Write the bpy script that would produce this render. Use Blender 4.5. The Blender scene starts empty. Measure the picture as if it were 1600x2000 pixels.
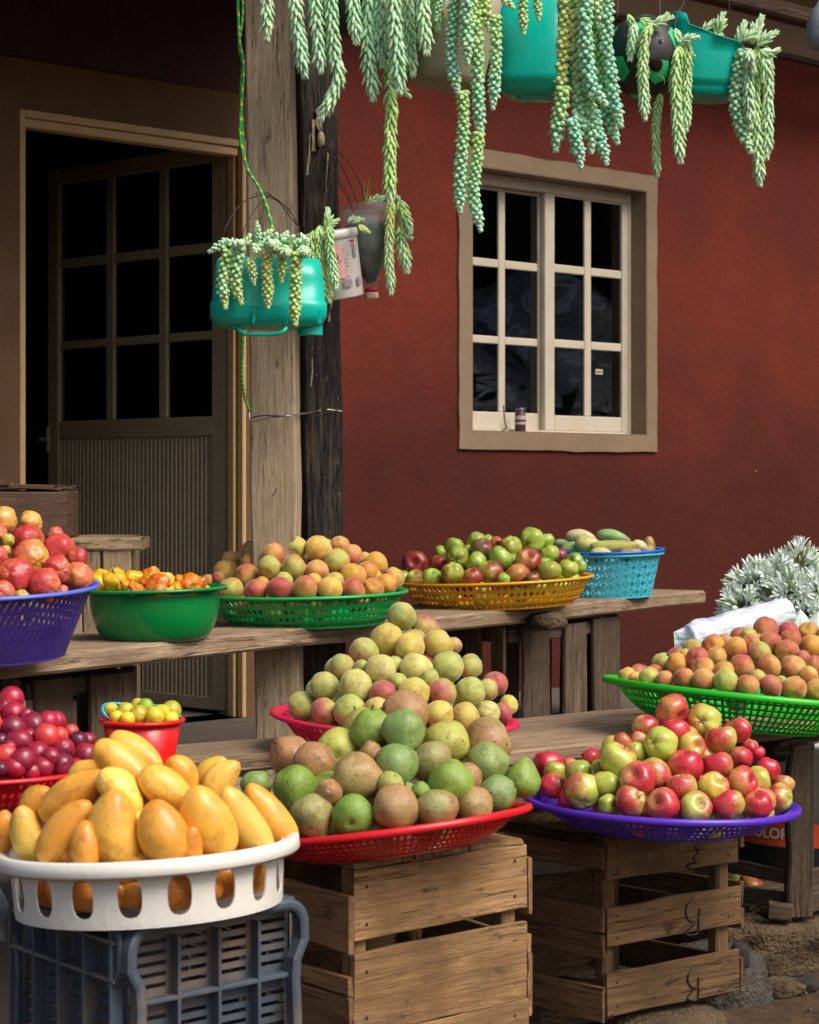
import bpy, bmesh, math, random
import numpy as np
from mathutils import Vector, Matrix, Euler
random.seed(7); rng = np.random.default_rng(7)
R = math.radians
sc = bpy.context.scene
C = sc.collection

# ------------------------------------------------------------------ camera, world, sun, exposure
F = 3900.0; CZ = 1.15; HY = 954.0
cam = bpy.data.objects.new('camera', bpy.data.cameras.new('camera')); C.objects.link(cam)
cam.location = (0, 0, CZ); cam.rotation_euler = (R(90), 0, 0)
cam.data.sensor_width = 36; cam.data.sensor_height = 36; cam.data.sensor_fit = 'AUTO'
cam.data.lens = F / 2000 * 36
cam.data.shift_y = -(1000 - HY) / 2000
cam.data.clip_start = .05; cam.data.clip_end = 500
cam.data.dof.use_dof = True; cam.data.dof.focus_distance = 4.9; cam.data.dof.aperture_fstop = 9.0
sc.camera = cam

SUN_EL, SUN_AZ = R(50), R(128)          # azimuth clockwise from +Y
w = bpy.data.worlds.new('World'); sc.world = w; w.use_nodes = True
wn = w.node_tree
sky = wn.nodes.new('ShaderNodeTexSky'); sky.sky_type = 'NISHITA'; sky.sun_disc = False
sky.sun_elevation = SUN_EL; sky.sun_rotation = SUN_AZ
sky.air_density = 1.0; sky.dust_density = 5.0; sky.ozone_density = 1.0
bg = wn.nodes['Background']; bg.inputs[1].default_value = .098
wn.links.new(sky.outputs[0], bg.inputs[0])
sl = bpy.data.lights.new('sun', 'SUN'); sun = bpy.data.objects.new('sun', sl); C.objects.link(sun)
sl.energy = 1.9; sl.angle = R(34); sl.color = (1.0, .955, .89)
sd = Vector((math.sin(SUN_AZ) * math.cos(SUN_EL), math.cos(SUN_AZ) * math.cos(SUN_EL), math.sin(SUN_EL)))
sun.rotation_euler = sd.to_track_quat('Z', 'Y').to_euler(); sun.location = (3, -3, 6)
sc.view_settings.view_transform = 'Standard'; sc.view_settings.look = 'None'
sc.view_settings.gamma = 1; sc.view_settings.exposure = 0.68
sc.cycles.use_denoising = True
sc.cycles.max_bounces = 8; sc.cycles.transparent_max_bounces = 10

# ------------------------------------------------------------------ helpers
def P(px, py, Z):
    return Vector(((px - 800) * Z / F, Z, CZ - (py - HY) * Z / F))
def s2l(c): return c / 12.92 if c <= .04045 else ((c + .055) / 1.055) ** 2.4
def rgb(r, g, b): return (s2l(r / 255), s2l(g / 255), s2l(b / 255), 1)

def tag(o, label=None, cat=None, group=None, kind=None):
    if label: o['label'] = label
    if cat: o['category'] = cat
    if group: o['group'] = group
    if kind: o['kind'] = kind
    return o
def empty(name, loc, label, cat, group=None):
    o = bpy.data.objects.new(name, None); C.objects.link(o); o.location = loc
    o.empty_display_size = .05
    return tag(o, label, cat, group)
def wm(o):
    m = Matrix.Identity(4)
    while o is not None:
        m = o.matrix_basis @ m; o = o.parent
    return m
def link(name, me, mat, parent=None, M=None, smooth=False):
    o = bpy.data.objects.new(name, me); C.objects.link(o)
    if mat is not None:
        for m in (mat if isinstance(mat, (list, tuple)) else [mat]): me.materials.append(m)
    if smooth: me.shade_smooth()
    M = M if M is not None else Matrix.Identity(4)
    if parent is not None:
        o.parent = parent; o.matrix_basis = wm(parent).inverted() @ M
    else: o.matrix_basis = M
    return o
def mesh(name, v, f):
    me = bpy.data.meshes.new(name); me.from_pydata([tuple(x) for x in v], [], f); me.update(); return me
def frame(o, x, z):
    x = x.normalized(); z = (z - x * z.dot(x)).normalized(); y = z.cross(x)
    M = Matrix((x, y, z)).transposed().to_4x4(); M.translation = o; return M

def board_mesh(L, W, T, nx=3, rough=.0015, ch=None):
    ch = ch if ch is not None else min(T, W) * .16
    v = []; f = []
    sec = [(-W/2+ch, -T/2), (W/2-ch, -T/2), (W/2, -T/2+ch), (W/2, T/2-ch), (W/2-ch, T/2), (-W/2+ch, T/2), (-W/2, T/2-ch), (-W/2, -T/2+ch)]
    for i in range(nx + 1):
        x = -L/2 + L * i / nx; dw = random.gauss(0, rough); dz = random.gauss(0, rough * .5); dw2 = random.gauss(0, rough)
        for (y, z) in sec:
            v.append((x + (random.gauss(0, rough) if i in (0, nx) else 0), y + (dw if y > 0 else dw2), z + dz))
    for i in range(nx):
        for j in range(8):
            a = i * 8 + j; b = i * 8 + (j + 1) % 8
            f.append((a, a + 8, b + 8, b))
    f.append(tuple(range(8))); f.append(tuple(reversed(range(nx * 8, nx * 8 + 8))))
    return mesh('board', v, f)
def board(name, mat, p0, p1, W, T, nrm, parent=None, nx=3, rough=.0015, off=0.0, ch=None):
    """a plank from p0 to p1 (centre line), wide W, thick T, its broad face towards nrm"""
    p0 = Vector(p0); p1 = Vector(p1); nrm = Vector(nrm)
    M = frame((p0 + p1) / 2 + nrm.normalized() * off, p1 - p0, nrm)
    return link(name, board_mesh((p1 - p0).length, W, T, nx, rough, ch), mat, parent, M)

def boxes(lst):
    """one mesh of axis boxes ((x0,x1),(y0,y1),(z0,z1))"""
    v = []; f = []
    for (x0, x1), (y0, y1), (z0, z1) in lst:
        b = len(v)
        v += [(x0,y0,z0),(x1,y0,z0),(x1,y1,z0),(x0,y1,z0),(x0,y0,z1),(x1,y0,z1),(x1,y1,z1),(x0,y1,z1)]
        f += [(b,b+3,b+2,b+1),(b+4,b+5,b+6,b+7),(b,b+1,b+5,b+4),(b+1,b+2,b+6,b+5),(b+2,b+3,b+7,b+6),(b+3,b,b+4,b+7)]
    return mesh('box', v, f)
def bevel(o, wdt=.003, seg=1):
    m = o.modifiers.new('bevel', 'BEVEL'); m.width = wdt; m.segments = seg; m.limit_method = 'ANGLE'; return o
def solid(o, t, off=-1):
    m = o.modifiers.new('thick', 'SOLIDIFY'); m.thickness = t; m.offset = off; return o

def lathe(prof, seg=48, close_bottom=False):
    v = []; f = []; n = len(prof)
    for k in range(seg):
        a = 2 * math.pi * k / seg; c, s = math.cos(a), math.sin(a)
        for (r, z) in prof: v.append((r * c, r * s, z))
    for k in range(seg):
        for i in range(n - 1):
            a = k * n + i; b = ((k + 1) % seg) * n + i
            f.append((a, b, b + 1, a + 1))
    if close_bottom: f.append(tuple(k * n for k in reversed(range(seg))))
    return mesh('lathe', v, f)
def tube(pts, r, seg=6, taper=None):
    pts = [Vector(p) for p in pts]; v = []; f = []
    up = Vector((0, 0, 1))
    for i, p in enumerate(pts):
        t = (pts[min(i + 1, len(pts) - 1)] - pts[max(i - 1, 0)]).normalized()
        a = t.cross(Vector((.31, .83, .45))).normalized(); b = t.cross(a)
        rr = r * (taper(i / (len(pts) - 1)) if taper else 1)
        for k in range(seg):
            an = 2 * math.pi * k / seg; v.append(p + (a * math.cos(an) + b * math.sin(an)) * rr)
    for i in range(len(pts) - 1):
        for k in range(seg):
            f.append((i*seg+k, i*seg+(k+1)%seg, (i+1)*seg+(k+1)%seg, (i+1)*seg+k))
    f.append(tuple(reversed(range(seg)))); f.append(tuple(range((len(pts)-1)*seg, len(pts)*seg)))
    return mesh('tube', v, f)
def curve(pts, n=24):
    """smooth (Catmull-Rom) through the points"""
    pts = [Vector(p) for p in pts]
    if len(pts) < 3: return [pts[0].lerp(pts[-1], i / n) for i in range(n + 1)]
    q = [2 * pts[0] - pts[1]] + pts + [2 * pts[-1] - pts[-2]]; out = []
    segs = len(pts) - 1
    for s in range(segs):
        k = max(2, n // segs)
        for i in range(k):
            t = i / k; a, b, c, d = q[s:s+4]
            out.append(.5 * ((2*b) + (c-a)*t + (2*a-5*b+4*c-d)*t*t + (3*b-a-3*c+d)*t**3))
    out.append(pts[-1]); return out

# ------------------------------------------------------------------ materials
class NT:
    def __init__(s, name):
        s.m = bpy.data.materials.new(name); s.m.use_nodes = True; s.t = s.m.node_tree
        s.b = s.t.nodes['Principled BSDF']; s.out = s.t.nodes['Material Output']
    def n(s, typ, **kw):
        nd = s.t.nodes.new('ShaderNode' + typ)
        for k, v in kw.items():
            if isinstance(k, str) and hasattr(nd, k) and k not in ('Scale',): setattr(nd, k, v)
        return nd
    def l(s, a, b): s.t.links.new(a, b)
    def val(s, x, sock):
        if isinstance(x, (int, float)): sock.default_value = x
        elif isinstance(x, tuple): sock.default_value = x
        else: s.l(x, sock)
    def math(s, op, a, b=0.0, c=None, clamp=False):
        nd = s.t.nodes.new('ShaderNodeMath'); nd.operation = op; nd.use_clamp = clamp
        s.val(a, nd.inputs[0]); s.val(b, nd.inputs[1])
        if c is not None: s.val(c, nd.inputs[2])
        return nd.outputs[0]
    def mix(s, f, a, b, typ='MIX'):
        nd = s.t.nodes.new('ShaderNodeMix'); nd.data_type = 'RGBA'; nd.blend_type = typ
        s.val(f, nd.inputs[0]); s.val(a, nd.inputs[6]); s.val(b, nd.inputs[7]); return nd.outputs[2]
    def noise(s, vec, scale, detail=3, rough=.55, dist=0):
        nd = s.t.nodes.new('ShaderNodeTexNoise'); s.l(vec, nd.inputs['Vector'])
        nd.inputs['Scale'].default_value = scale; nd.inputs['Detail'].default_value = detail
        nd.inputs['Roughness'].default_value = rough; nd.inputs['Distortion'].default_value = dist
        return nd.outputs[0]
    def vor(s, vec, scale, feat='F1'):
        nd = s.t.nodes.new('ShaderNodeTexVoronoi'); nd.feature = feat; s.l(vec, nd.inputs['Vector'])
        nd.inputs['Scale'].default_value = scale; return nd.outputs['Distance']
    def ramp(s, fac, stops, smooth=False):
        nd = s.t.nodes.new('ShaderNodeValToRGB'); s.l(fac, nd.inputs[0]); e = nd.color_ramp.elements
        while len(e) < len(stops): e.new(.5)
        for el, (p, c) in zip(e, stops):
            el.position = p; el.color = c if isinstance(c, tuple) else (c, c, c, 1)
        if smooth: nd.color_ramp.interpolation = 'EASE'
        return nd.outputs[0]
    def vscale(s, vec, sx, sy, sz, off=None):
        nd = s.t.nodes.new('ShaderNodeVectorMath'); nd.operation = 'MULTIPLY'; s.l(vec, nd.inputs[0])
        nd.inputs[1].default_value = (sx, sy, sz); o = nd.outputs[0]
        if off is not None:
            n2 = s.t.nodes.new('ShaderNodeVectorMath'); n2.operation = 'ADD'; s.l(o, n2.inputs[0]); s.l(off, n2.inputs[1]); o = n2.outputs[0]
        return o
    def bump(s, h, dist=.002, st=1.0):
        nd = s.t.nodes.new('ShaderNodeBump'); s.l(h, nd.inputs['Height']); nd.inputs['Distance'].default_value = dist
        nd.inputs['Strength'].default_value = st; s.l(nd.outputs[0], s.b.inputs['Normal'])
    def obj(s): return s.t.nodes.new('ShaderNodeTexCoord').outputs['Object']
    def rand(s): return s.t.nodes.new('ShaderNodeObjectInfo').outputs['Random']

def plain(name, col, rough=.5, spec=.5, metal=0, var=.12, nscale=14, bump=0.0, coat=0, dirt=None, dirt_amt=.5, trans=0):
    t = NT(name); v = t.vscale(t.obj(), 1, 1, 1, t.math('MULTIPLY', t.rand(), 31.0))
    n1 = t.noise(v, nscale, 4); c2 = tuple(x * (1 - var * 2) for x in col[:3]) + (1,)
    c1 = tuple(min(1, x * (1 + var)) for x in col[:3]) + (1,)
    c = t.mix(n1, c2, c1)
    if dirt:
        n2 = t.noise(v, nscale * .45, 6, .65)
        n2 = t.ramp(n2, [(.5, 0.0), (.72, dirt_amt)])
        c = t.mix(n2, c, dirt)
    t.l(c, t.b.inputs['Base Color']); t.b.inputs['Roughness'].default_value = rough
    t.b.inputs['Specular IOR Level'].default_value = spec; t.b.inputs['Metallic'].default_value = metal
    if coat: t.b.inputs['Coat Weight'].default_value = coat; t.b.inputs['Coat Roughness'].default_value = .15
    if bump: t.bump(t.noise(v, nscale * 5, 4), bump)
    return t.m
def plastic(name, col, rough=.32, thin=.0, dirt=rgb(90, 78, 60)):
    t = NT(name); v = t.obj(); n1 = t.noise(v, 9, 4)
    c = t.mix(n1, tuple(x * .82 for x in col[:3]) + (1,), col)
    scr = t.ramp(t.noise(t.vscale(v, 1, 1, .25), 60, 5, .7), [(.60, 0.0), (.75, .22)])
    c = t.mix(scr, c, dirt)
    t.l(c, t.b.inputs['Base Color']); t.l(t.math('ADD', t.math('MULTIPLY', n1, .18), rough - .08), t.b.inputs['Roughness'])
    if thin:      # thin translucent moulded plastic
        tr = t.n('BsdfTranslucent'); t.l(c, tr.inputs[0]); mx = t.n('MixShader'); mx.inputs[0].default_value = thin
        t.l(t.b.outputs[0], mx.inputs[1]); t.l(tr.outputs[0], mx.inputs[2]); t.l(mx.outputs[0], t.out.inputs[0])
    t.bump(t.noise(v, 45, 3), .0006)
    return t.m
def wood(name, dark, mid, light, stain=.5, rough=.8, grain=1.0, blotch=rgb(40, 30, 24), white=0.0):
    t = NT(name); off = t.math('MULTIPLY', t.rand(), 57.0); v = t.vscale(t.obj(), 1, 1, 1, off)
    g = t.noise(t.vscale(v, 3.4, 44, 44), 1.6, 10, .74, .35)
    g2 = t.noise(t.vscale(v, 14, 190, 190), 1.3, 5, .7)
    lum = t.math('ADD', t.math('MULTIPLY', g, .72), t.math('MULTIPLY', g2, .30))
    c = t.ramp(lum, [(.26, dark), (.47, mid), (.72, light)])
    big = t.noise(v, 5.5, 5, .6)
    c = t.mix(t.ramp(big, [(.35, stain), (.62, 0.0)]), c, tuple(x * .45 for x in mid[:3]) + (1,))
    # stains, knots, nail rust
    sp = t.ramp(t.noise(t.vscale(v, 9, 26, 26), 1.2, 4, .6), [(.62, 0.0), (.72, .75)])
    c = t.mix(sp, c, blotch)
    ck = t.ramp(t.noise(t.vscale(v, 1.1, 26, 26), 1.3, 5, .6, .3), [(.488, 0.0), (.499, .75), (.503, .75), (.514, 0.0)])
    ck = t.math('MULTIPLY', ck, t.ramp(big, [(.45, 0.0), (.6, 1.0)]))
    c = t.mix(ck, c, tuple(x * .35 for x in dark[:3]) + (1,))
    if white:
        ws = t.ramp(t.noise(t.vscale(v, 30, 60, 60), 1.4, 4, .7), [(.66, 0.0), (.74, white)])
        c = t.mix(ws, c, rgb(190, 180, 165))
    # tone of each piece
    tone = t.math('ADD', t.math('MULTIPLY', t.rand(), .35), .82)
    c = t.mix(1.0, c, t.n('CombineColor').outputs[0], 'MULTIPLY') if False else c
    mul = t.t.nodes.new('ShaderNodeVectorMath'); mul.operation = 'SCALE'; t.l(c, mul.inputs[0]); t.l(tone, mul.inputs['Scale'])
    t.l(mul.outputs[0], t.b.inputs['Base Color']); t.b.inputs['Roughness'].default_value = rough
    t.b.inputs['Specular IOR Level'].default_value = .25
    t.bump(t.math('SUBTRACT', t.math('ADD', lum, t.math('MULTIPLY', big, .5)), ck), .0035 * grain, .9)
    return t.m
W_CRATE = wood('crate_wood', rgb(68, 47, 32), rgb(152, 116, 78), rgb(202, 164, 118), .75, grain=2.0, blotch=rgb(52, 40, 34), white=.25)
W_CRATE2 = wood('crate_wood_dark', rgb(52, 38, 28), rgb(112, 84, 56), rgb(156, 124, 86), .75, grain=2.0, white=.25)
W_OLD = wood('old_wood', rgb(34, 27, 22), rgb(84, 68, 54), rgb(128, 108, 88), .6, white=.5)
W_BENCH = wood('bench_wood', rgb(58, 44, 34), rgb(136, 112, 88), rgb(190, 168, 140), .4, grain=1.8, blotch=rgb(90, 72, 56))
W_POST = wood('post_wood', rgb(80, 64, 48), rgb(170, 148, 120), rgb(212, 192, 162), .3, grain=1.3, blotch=rgb(84, 66, 52))
W_CHAR = wood('charred_wood', rgb(9, 9, 10), rgb(32, 31, 32), rgb(112, 94, 76), .7, grain=2.6, blotch=rgb(104, 84, 64), white=.7, rough=.6)
W_BOX = wood('box_wood', rgb(44, 32, 26), rgb(104, 78, 62), rgb(146, 118, 98), .5, white=.4)
W_TABLE = wood('table_wood', rgb(120, 98, 72), rgb(172, 146, 112), rgb(204, 182, 146), .2)
W_ROOF = wood('roof_wood', rgb(40, 30, 24), rgb(78, 60, 46), rgb(112, 90, 70), .5)
ALU_WIN = plain('cream_window_paint', rgb(192, 182, 162), .45, var=.08, dirt=rgb(176, 140, 80), dirt_amt=.35)
ALU_DOOR = plain('bronze_door_metal', rgb(158, 142, 114), .5, var=.1)
JAMB = plain('door_jamb', rgb(204, 168, 118), .5, var=.12)
PLASTER = plain('tan_plaster', rgb(134, 114, 92), .9, .2, var=.14, nscale=6, bump=.002, dirt=rgb(110, 88, 68), dirt_amt=.5)
PLASTERD = plain('brown_door_plaster', rgb(112, 84, 60), .9, .2, var=.14, nscale=6, bump=.002, dirt=rgb(84, 62, 46), dirt_amt=.5)
TANTOP = plain('tan_upper_wall', rgb(146, 118, 94), .9, .2, var=.15, nscale=3, bump=.002)
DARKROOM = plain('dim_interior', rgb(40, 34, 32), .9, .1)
CONC = plain('terrace_concrete', rgb(98, 88, 78), .9, .2, var=.25, nscale=5, bump=.002, dirt=rgb(60, 50, 42))
SOIL = plain('potting_soil', rgb(52, 36, 26), .95, .1, var=.45, nscale=60, bump=.006)
WIRE = plain('rusty_wire', rgb(66, 48, 40), .6, metal=.4)
WIRE_L = plain('galvanised_wire', rgb(150, 140, 130), .4, metal=.7)
STONE = plain('rough_stone', rgb(108, 90, 68), .95, .2, var=.4, nscale=16, bump=.02, dirt=rgb(52, 42, 34), dirt_amt=.85)
STEMG = plain('green_stem', rgb(112, 128, 60), .6)
STEMB = plain('dry_stem', rgb(72, 54, 38), .8)

def red_wall():
    t = NT('red_wall_paint'); v = t.obj()
    a = t.noise(v, 1.3, 5, .6); b = t.noise(v, 9, 6, .65); d = t.noise(v, 60, 4, .6)
    c = t.ramp(a, [(.3, rgb(78, 27, 14)), (.5, rgb(94, 33, 17)), (.72, rgb(110, 40, 21))])
    c = t.mix(t.ramp(b, [(.45, 0.0), (.75, .45)]), c, rgb(80, 27, 18))
    c = t.mix(t.ramp(d, [(.5, 0.0), (.8, .35)]), c, rgb(128, 52, 38))
    # darker towards the floor, the edge broken up by noise
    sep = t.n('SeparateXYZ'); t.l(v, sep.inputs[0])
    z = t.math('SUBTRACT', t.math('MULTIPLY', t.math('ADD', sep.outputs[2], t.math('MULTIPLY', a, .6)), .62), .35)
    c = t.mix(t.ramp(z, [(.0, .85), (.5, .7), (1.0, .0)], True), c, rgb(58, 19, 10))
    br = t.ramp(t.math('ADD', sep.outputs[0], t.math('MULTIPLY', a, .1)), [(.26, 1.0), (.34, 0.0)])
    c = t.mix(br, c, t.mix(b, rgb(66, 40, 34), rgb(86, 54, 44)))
    # chips and scratches
    ch = t.ramp(t.vor(t.vscale(v, 1, 1, 1.6), 3.1), [(.018, .8), (.03, 0.0)])
    c = t.mix(ch, c, rgb(170, 130, 108))
    sc_ = t.ramp(t.noise(t.vscale(v, 3, 3, 38), 1.1, 5, .7, .4), [(.735, 0.0), (.76, .45)])
    c = t.mix(sc_, c, rgb(140, 76, 58))
    t.l(c, t.b.inputs['Base Color']); t.b.inputs['Roughness'].default_value = .8
    t.b.inputs['Specular IOR Level'].default_value = .25
    cr_ = t.ramp(t.noise(t.vscale(v, 2.4, 2.4, 1.1), 1.6, 7, .62, 1.6), [(.492, 1.0), (.5, 0.0), (.508, 1.0)])
    t.bump(t.math('ADD', t.math('ADD', b, t.math('MULTIPLY', d, .5)), t.math('MULTIPLY', t.noise(v, 3.2, 3), 1.6)), .006); return t.m
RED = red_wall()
def glass_pane():
    t = NT('window_glass'); t.t.nodes.remove(t.b)
    g = t.n('BsdfGlossy'); g.inputs['Roughness'].default_value = .02; g.inputs[0].default_value = (1, 1, 1, 1)
    tr = t.n('BsdfTransparent'); tr.inputs[0].default_value = (.55, .58, .58, 1)
    fr = t.n('Fresnel'); fr.inputs[0].default_value = 1.52
    nb = t.n('Bump'); t.l(t.noise(t.obj(), 3, 2), nb.inputs['Height']); nb.inputs['Distance'].default_value = .0002
    t.l(nb.outputs[0], g.inputs['Normal'])
    mx = t.n('MixShader'); t.l(t.math('MULTIPLY', fr.outputs[0], 2.2, clamp=True), mx.inputs[0]); t.l(tr.outputs[0], mx.inputs[1]); t.l(g.outputs[0], mx.inputs[2])
    t.l(mx.outputs[0], t.out.inputs[0]); return t.m
GLASS = glass_pane()
def thin_clear(name, tint, mixf=.35, rough=.15):
    t = NT(name); t.b.inputs['Base Color'].default_value = tint; t.b.inputs['Roughness'].default_value = rough
    tr = t.n('BsdfTransparent'); mx = t.n('MixShader')
    f = t.ramp(t.noise(t.obj(), 22, 5, .6), [(.35, mixf), (.7, min(1, mixf + .35))])
    t.l(f, mx.inputs[0]); t.l(tr.outputs[0], mx.inputs[1]); t.l(t.b.outputs[0], mx.inputs[2]); t.l(mx.outputs[0], t.out.inputs[0]); return t.m
CLEAR = thin_clear('clear_bottle_plastic', rgb(150, 155, 152), .22, .12)

def fruit_mat(name, blush, rough=.4, spot=rgb(70, 50, 30), spots=.5, streak=0.0, coat=0.0, sheen=0.0, hue2=None, bumpd=.004, edge=.75, sss=.06):
    t = NT(name); oi = t.n('ObjectInfo'); off = t.math('MULTIPLY', oi.outputs['Random'], 91.0)
    o = t.obj(); v = t.vscale(o, 1, 1, 1, off)
    n1 = t.noise(v, 1.3, 4, .55); n2 = t.noise(v, 5, 5, .6)
    base = oi.outputs['Color']
    if hue2: base = t.mix(t.ramp(n1, [(.38, 0.0), (.68, .8)]), base, hue2)
    base = t.mix(t.math('MULTIPLY', n2, .25), base, t.mix(1.0, base, (.55, .5, .4, 1), 'MULTIPLY'))
    sep = t.n('SeparateXYZ'); t.l(o, sep.inputs[0])
    d = t.math('ADD', t.math('MULTIPLY', sep.outputs[0], .75), t.math('MULTIPLY', sep.outputs[2], .3))
    d = t.math('ADD', d, t.math('MULTIPLY', t.math('SUBTRACT', n1, .5), 1.5))
    if streak:
        st = t.noise(t.vscale(v, 7, 7, .9), 1.6, 4, .7)
        d = t.math('ADD', d, t.math('MULTIPLY', t.math('SUBTRACT', st, .5), streak))
    a = t.math('MULTIPLY', t.math('SUBTRACT', oi.outputs['Alpha'], .5), 2.6)
    fac = t.math('ADD', t.math('MULTIPLY', t.math('ADD', d, a), edge*.85), .42, clamp=True)
    fac = t.ramp(fac, [(0.0, 0.0), (1.0, .96)], True)
    bl2 = t.mix(t.ramp(n2, [(.35, 0.0), (.7, .5)]), blush, tuple(x * .55 for x in blush[:3]) + (1,))
    c = t.mix(fac, base, bl2)
    if spots:
        s1 = t.ramp(t.vor(v, 7.5), [(.13, spots), (.22, 0.0)])
        s1 = t.math('MULTIPLY', s1, t.ramp(t.noise(v, 2.2, 2), [(.5, 0.0), (.6, 1.0)]))
        s2 = t.ramp(t.noise(v, 3.3, 6, .7), [(.60, 0.0), (.70, spots)])
        s3 = t.math('MULTIPLY', t.ramp(t.vor(t.vscale(v, 1, 1, 1.5), 2.3), [(.07, spots), (.12, 0.0)]), t.ramp(t.noise(v, 40, 3), [(.42, .3), (.55, 1.0)]))
        s1 = t.math('MAXIMUM', s1, s3)
        fine = t.ramp(t.vor(v, 22), [(.14, spots * .7), (.30, 0.0)])
        blot = t.ramp(t.noise(v, 1.1, 3, .6), [(.54, 0.0), (.64, .5)])
        c = t.mix(blot, c, t.mix(1.0, c, (.62, .5, .36, 1), 'MULTIPLY'))
        c = t.mix(t.math('MAXIMUM', t.math('MAXIMUM', s1, s2), fine), c, spot)
    t.l(c, t.b.inputs['Base Color']); t.l(t.math('ADD', t.math('MULTIPLY', n2, .2), rough - .1), t.b.inputs['Roughness'])
    t.b.inputs['Coat Weight'].default_value = coat; t.b.inputs['Coat Roughness'].default_value = .2
    if sheen: t.b.inputs['Sheen Weight'].default_value = sheen; t.b.inputs['Sheen Roughness'].default_value = .4
    if sss:
        t.b.inputs['Subsurface Weight'].default_value = sss; t.b.inputs['Subsurface Scale'].default_value = .01
    t.bump(t.math('ADD', n2, t.math('MULTIPLY', n1, 1.5)), bumpd*.14)
    return t.m
M_PEACH = fruit_mat('peach_skin', rgb(178, 74, 62), .62, spots=.35, sheen=.35, hue2=rgb(204, 160, 68), edge=.7)
M_PEACHG = fruit_mat('green_peach_skin', rgb(176, 84, 76), .6, spots=.8, sheen=.3, hue2=rgb(196, 184, 96), edge=.85)
M_APPLE = fruit_mat('apple_skin', rgb(196, 36, 62), .27, spots=.35, streak=1.9, coat=.25, edge=.9, hue2=rgb(196, 186, 92))
M_APPLEB = fruit_mat('small_apple_skin', rgb(150, 44, 42), .35, spots=.4, streak=1.2, coat=.15, edge=.9)
M_PEAR = fruit_mat('pear_skin', rgb(172, 128, 84), .5, spots=.95, spot=rgb(44, 34, 24), edge=.9, bumpd=.01)
M_MANGO = fruit_mat('mango_skin', rgb(206, 126, 44), .38, spots=.65, spot=rgb(120, 74, 30), coat=.05, edge=.55)
M_GMANGO = fruit_mat('green_mango_skin', rgb(150, 130, 60), .45, spots=.5, edge=.6)
M_PLUM = fruit_mat('plum_skin', rgb(92, 18, 44), .33, spots=.15, coat=.2, edge=.8)
M_POM = fruit_mat('pomegranate_skin', rgb(190, 54, 56), .34, spots=.5, streak=.9, coat=.15, edge=.8, hue2=rgb(222, 160, 84), bumpd=.012)
M_CHILI = fruit_mat('pepper_skin', rgb(224, 110, 16), .2, spots=.0, coat=.5, edge=.6, bumpd=.02)
M_LIME = fruit_mat('lime_skin', rgb(120, 160, 40), .35, spots=.5, spot=rgb(110, 80, 30), edge=.6, bumpd=.006)

def leaf_mat(name):
    t = NT(name); at = t.n('VertexColor'); at.layer_name = 'tint'
    n = t.noise(t.obj(), 60, 3); c = t.mix(t.math('MULTIPLY', n, .15), at.outputs[0], rgb(196, 224, 170))
    t.l(c, t.b.inputs['Base Color']); t.b.inputs['Roughness'].default_value = .55
    t.b.inputs['Subsurface Weight'].default_value = .12; t.b.inputs['Subsurface Scale'].default_value = .006
    t.b.inputs['Specular IOR Level'].default_value = .35
    return t.m
M_LEAF = leaf_mat('succulent_leaf')

# ------------------------------------------------------------------ the setting: ground, terrace
def ground():
    t = NT('dirt'); v = t.obj(); a = t.noise(v, 1.2, 6, .6); b = t.noise(v, 14, 6, .7)
    c = t.ramp(a, [(.3, rgb(64, 50, 38)), (.7, rgb(100, 80, 60))])
    c = t.mix(t.ramp(b, [(.4, .6), (.65, 0.0)]), c, rgb(48, 38, 30))
    t.l(c, t.b.inputs['Base Color']); t.b.inputs['Roughness'].default_value = .95; t.b.inputs['Specular IOR Level'].default_value = .15
    t.bump(b, .02)
    def axis(lo, hi, fine0, fine1, st):
        a = list(np.arange(fine0, fine1 + 1e-6, st)); x = fine0; s = st; left = []
        while x > lo: s *= 1.6; x -= s; left.append(max(x, lo))
        x = fine1; s = st; right = []
        while x < hi: s *= 1.6; x += s; right.append(min(x, hi))
        return left[::-1] + a + right
    xs = axis(-120, 120, -2, 3, .05); ys = axis(-120, 120, 2.5, 6.5, .05)
    from mathutils import noise
    v = []; f = []; nx = len(xs)
    for y in ys:
        for x in xs:
            fall = 1 if (-2.5 < x < 3.5 and 2 < y < 7) else 0
            v.append((x, y, (noise.noise(Vector((x*3, y*3, 0))) * .018 + noise.noise(Vector((x*11, y*11, 3))) * .006) * fall))
    for j in range(len(ys) - 1):
        for i in range(nx - 1): f.append((j*nx+i, j*nx+i+1, (j+1)*nx+i+1, (j+1)*nx+i))
    link('ground', mesh('ground', v, f), t.m, smooth=True)['kind'] = 'structure'
ground()

# house frame: local x along the wall, y into the house, z up
TH = math.atan2(.663, .748); WO = Vector((-.646, 7.2, 0))
MH = Matrix.Translation(WO) @ Matrix.Rotation(TH, 4, 'Z')
MHi = MH.inverted(); WX = Vector((math.cos(TH), math.sin(TH), 0)); WIN = Vector((-math.sin(TH), math.cos(TH), 0))
def wp(px, py, d=0.0):
    """photo point -> (along wall, height) on the plane d behind the wall face"""
    o = MHi @ Vector((0, 0, CZ)); q = MHi.to_3x3() @ Vector(((px-800)/F, 1, -(py-HY)/F))
    k = (d - o.y) / q.y; p = o + q * k; return p.x, p.z
FLOOR = .32
# terrace slab in house coordinates
tb = link('terrace', boxes([((-3.5, 7), (-2.25, 3.2), (-.3, FLOOR))]), CONC, None, MH); tb['kind'] = 'structure'; bevel(tb, .02, 2)

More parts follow.
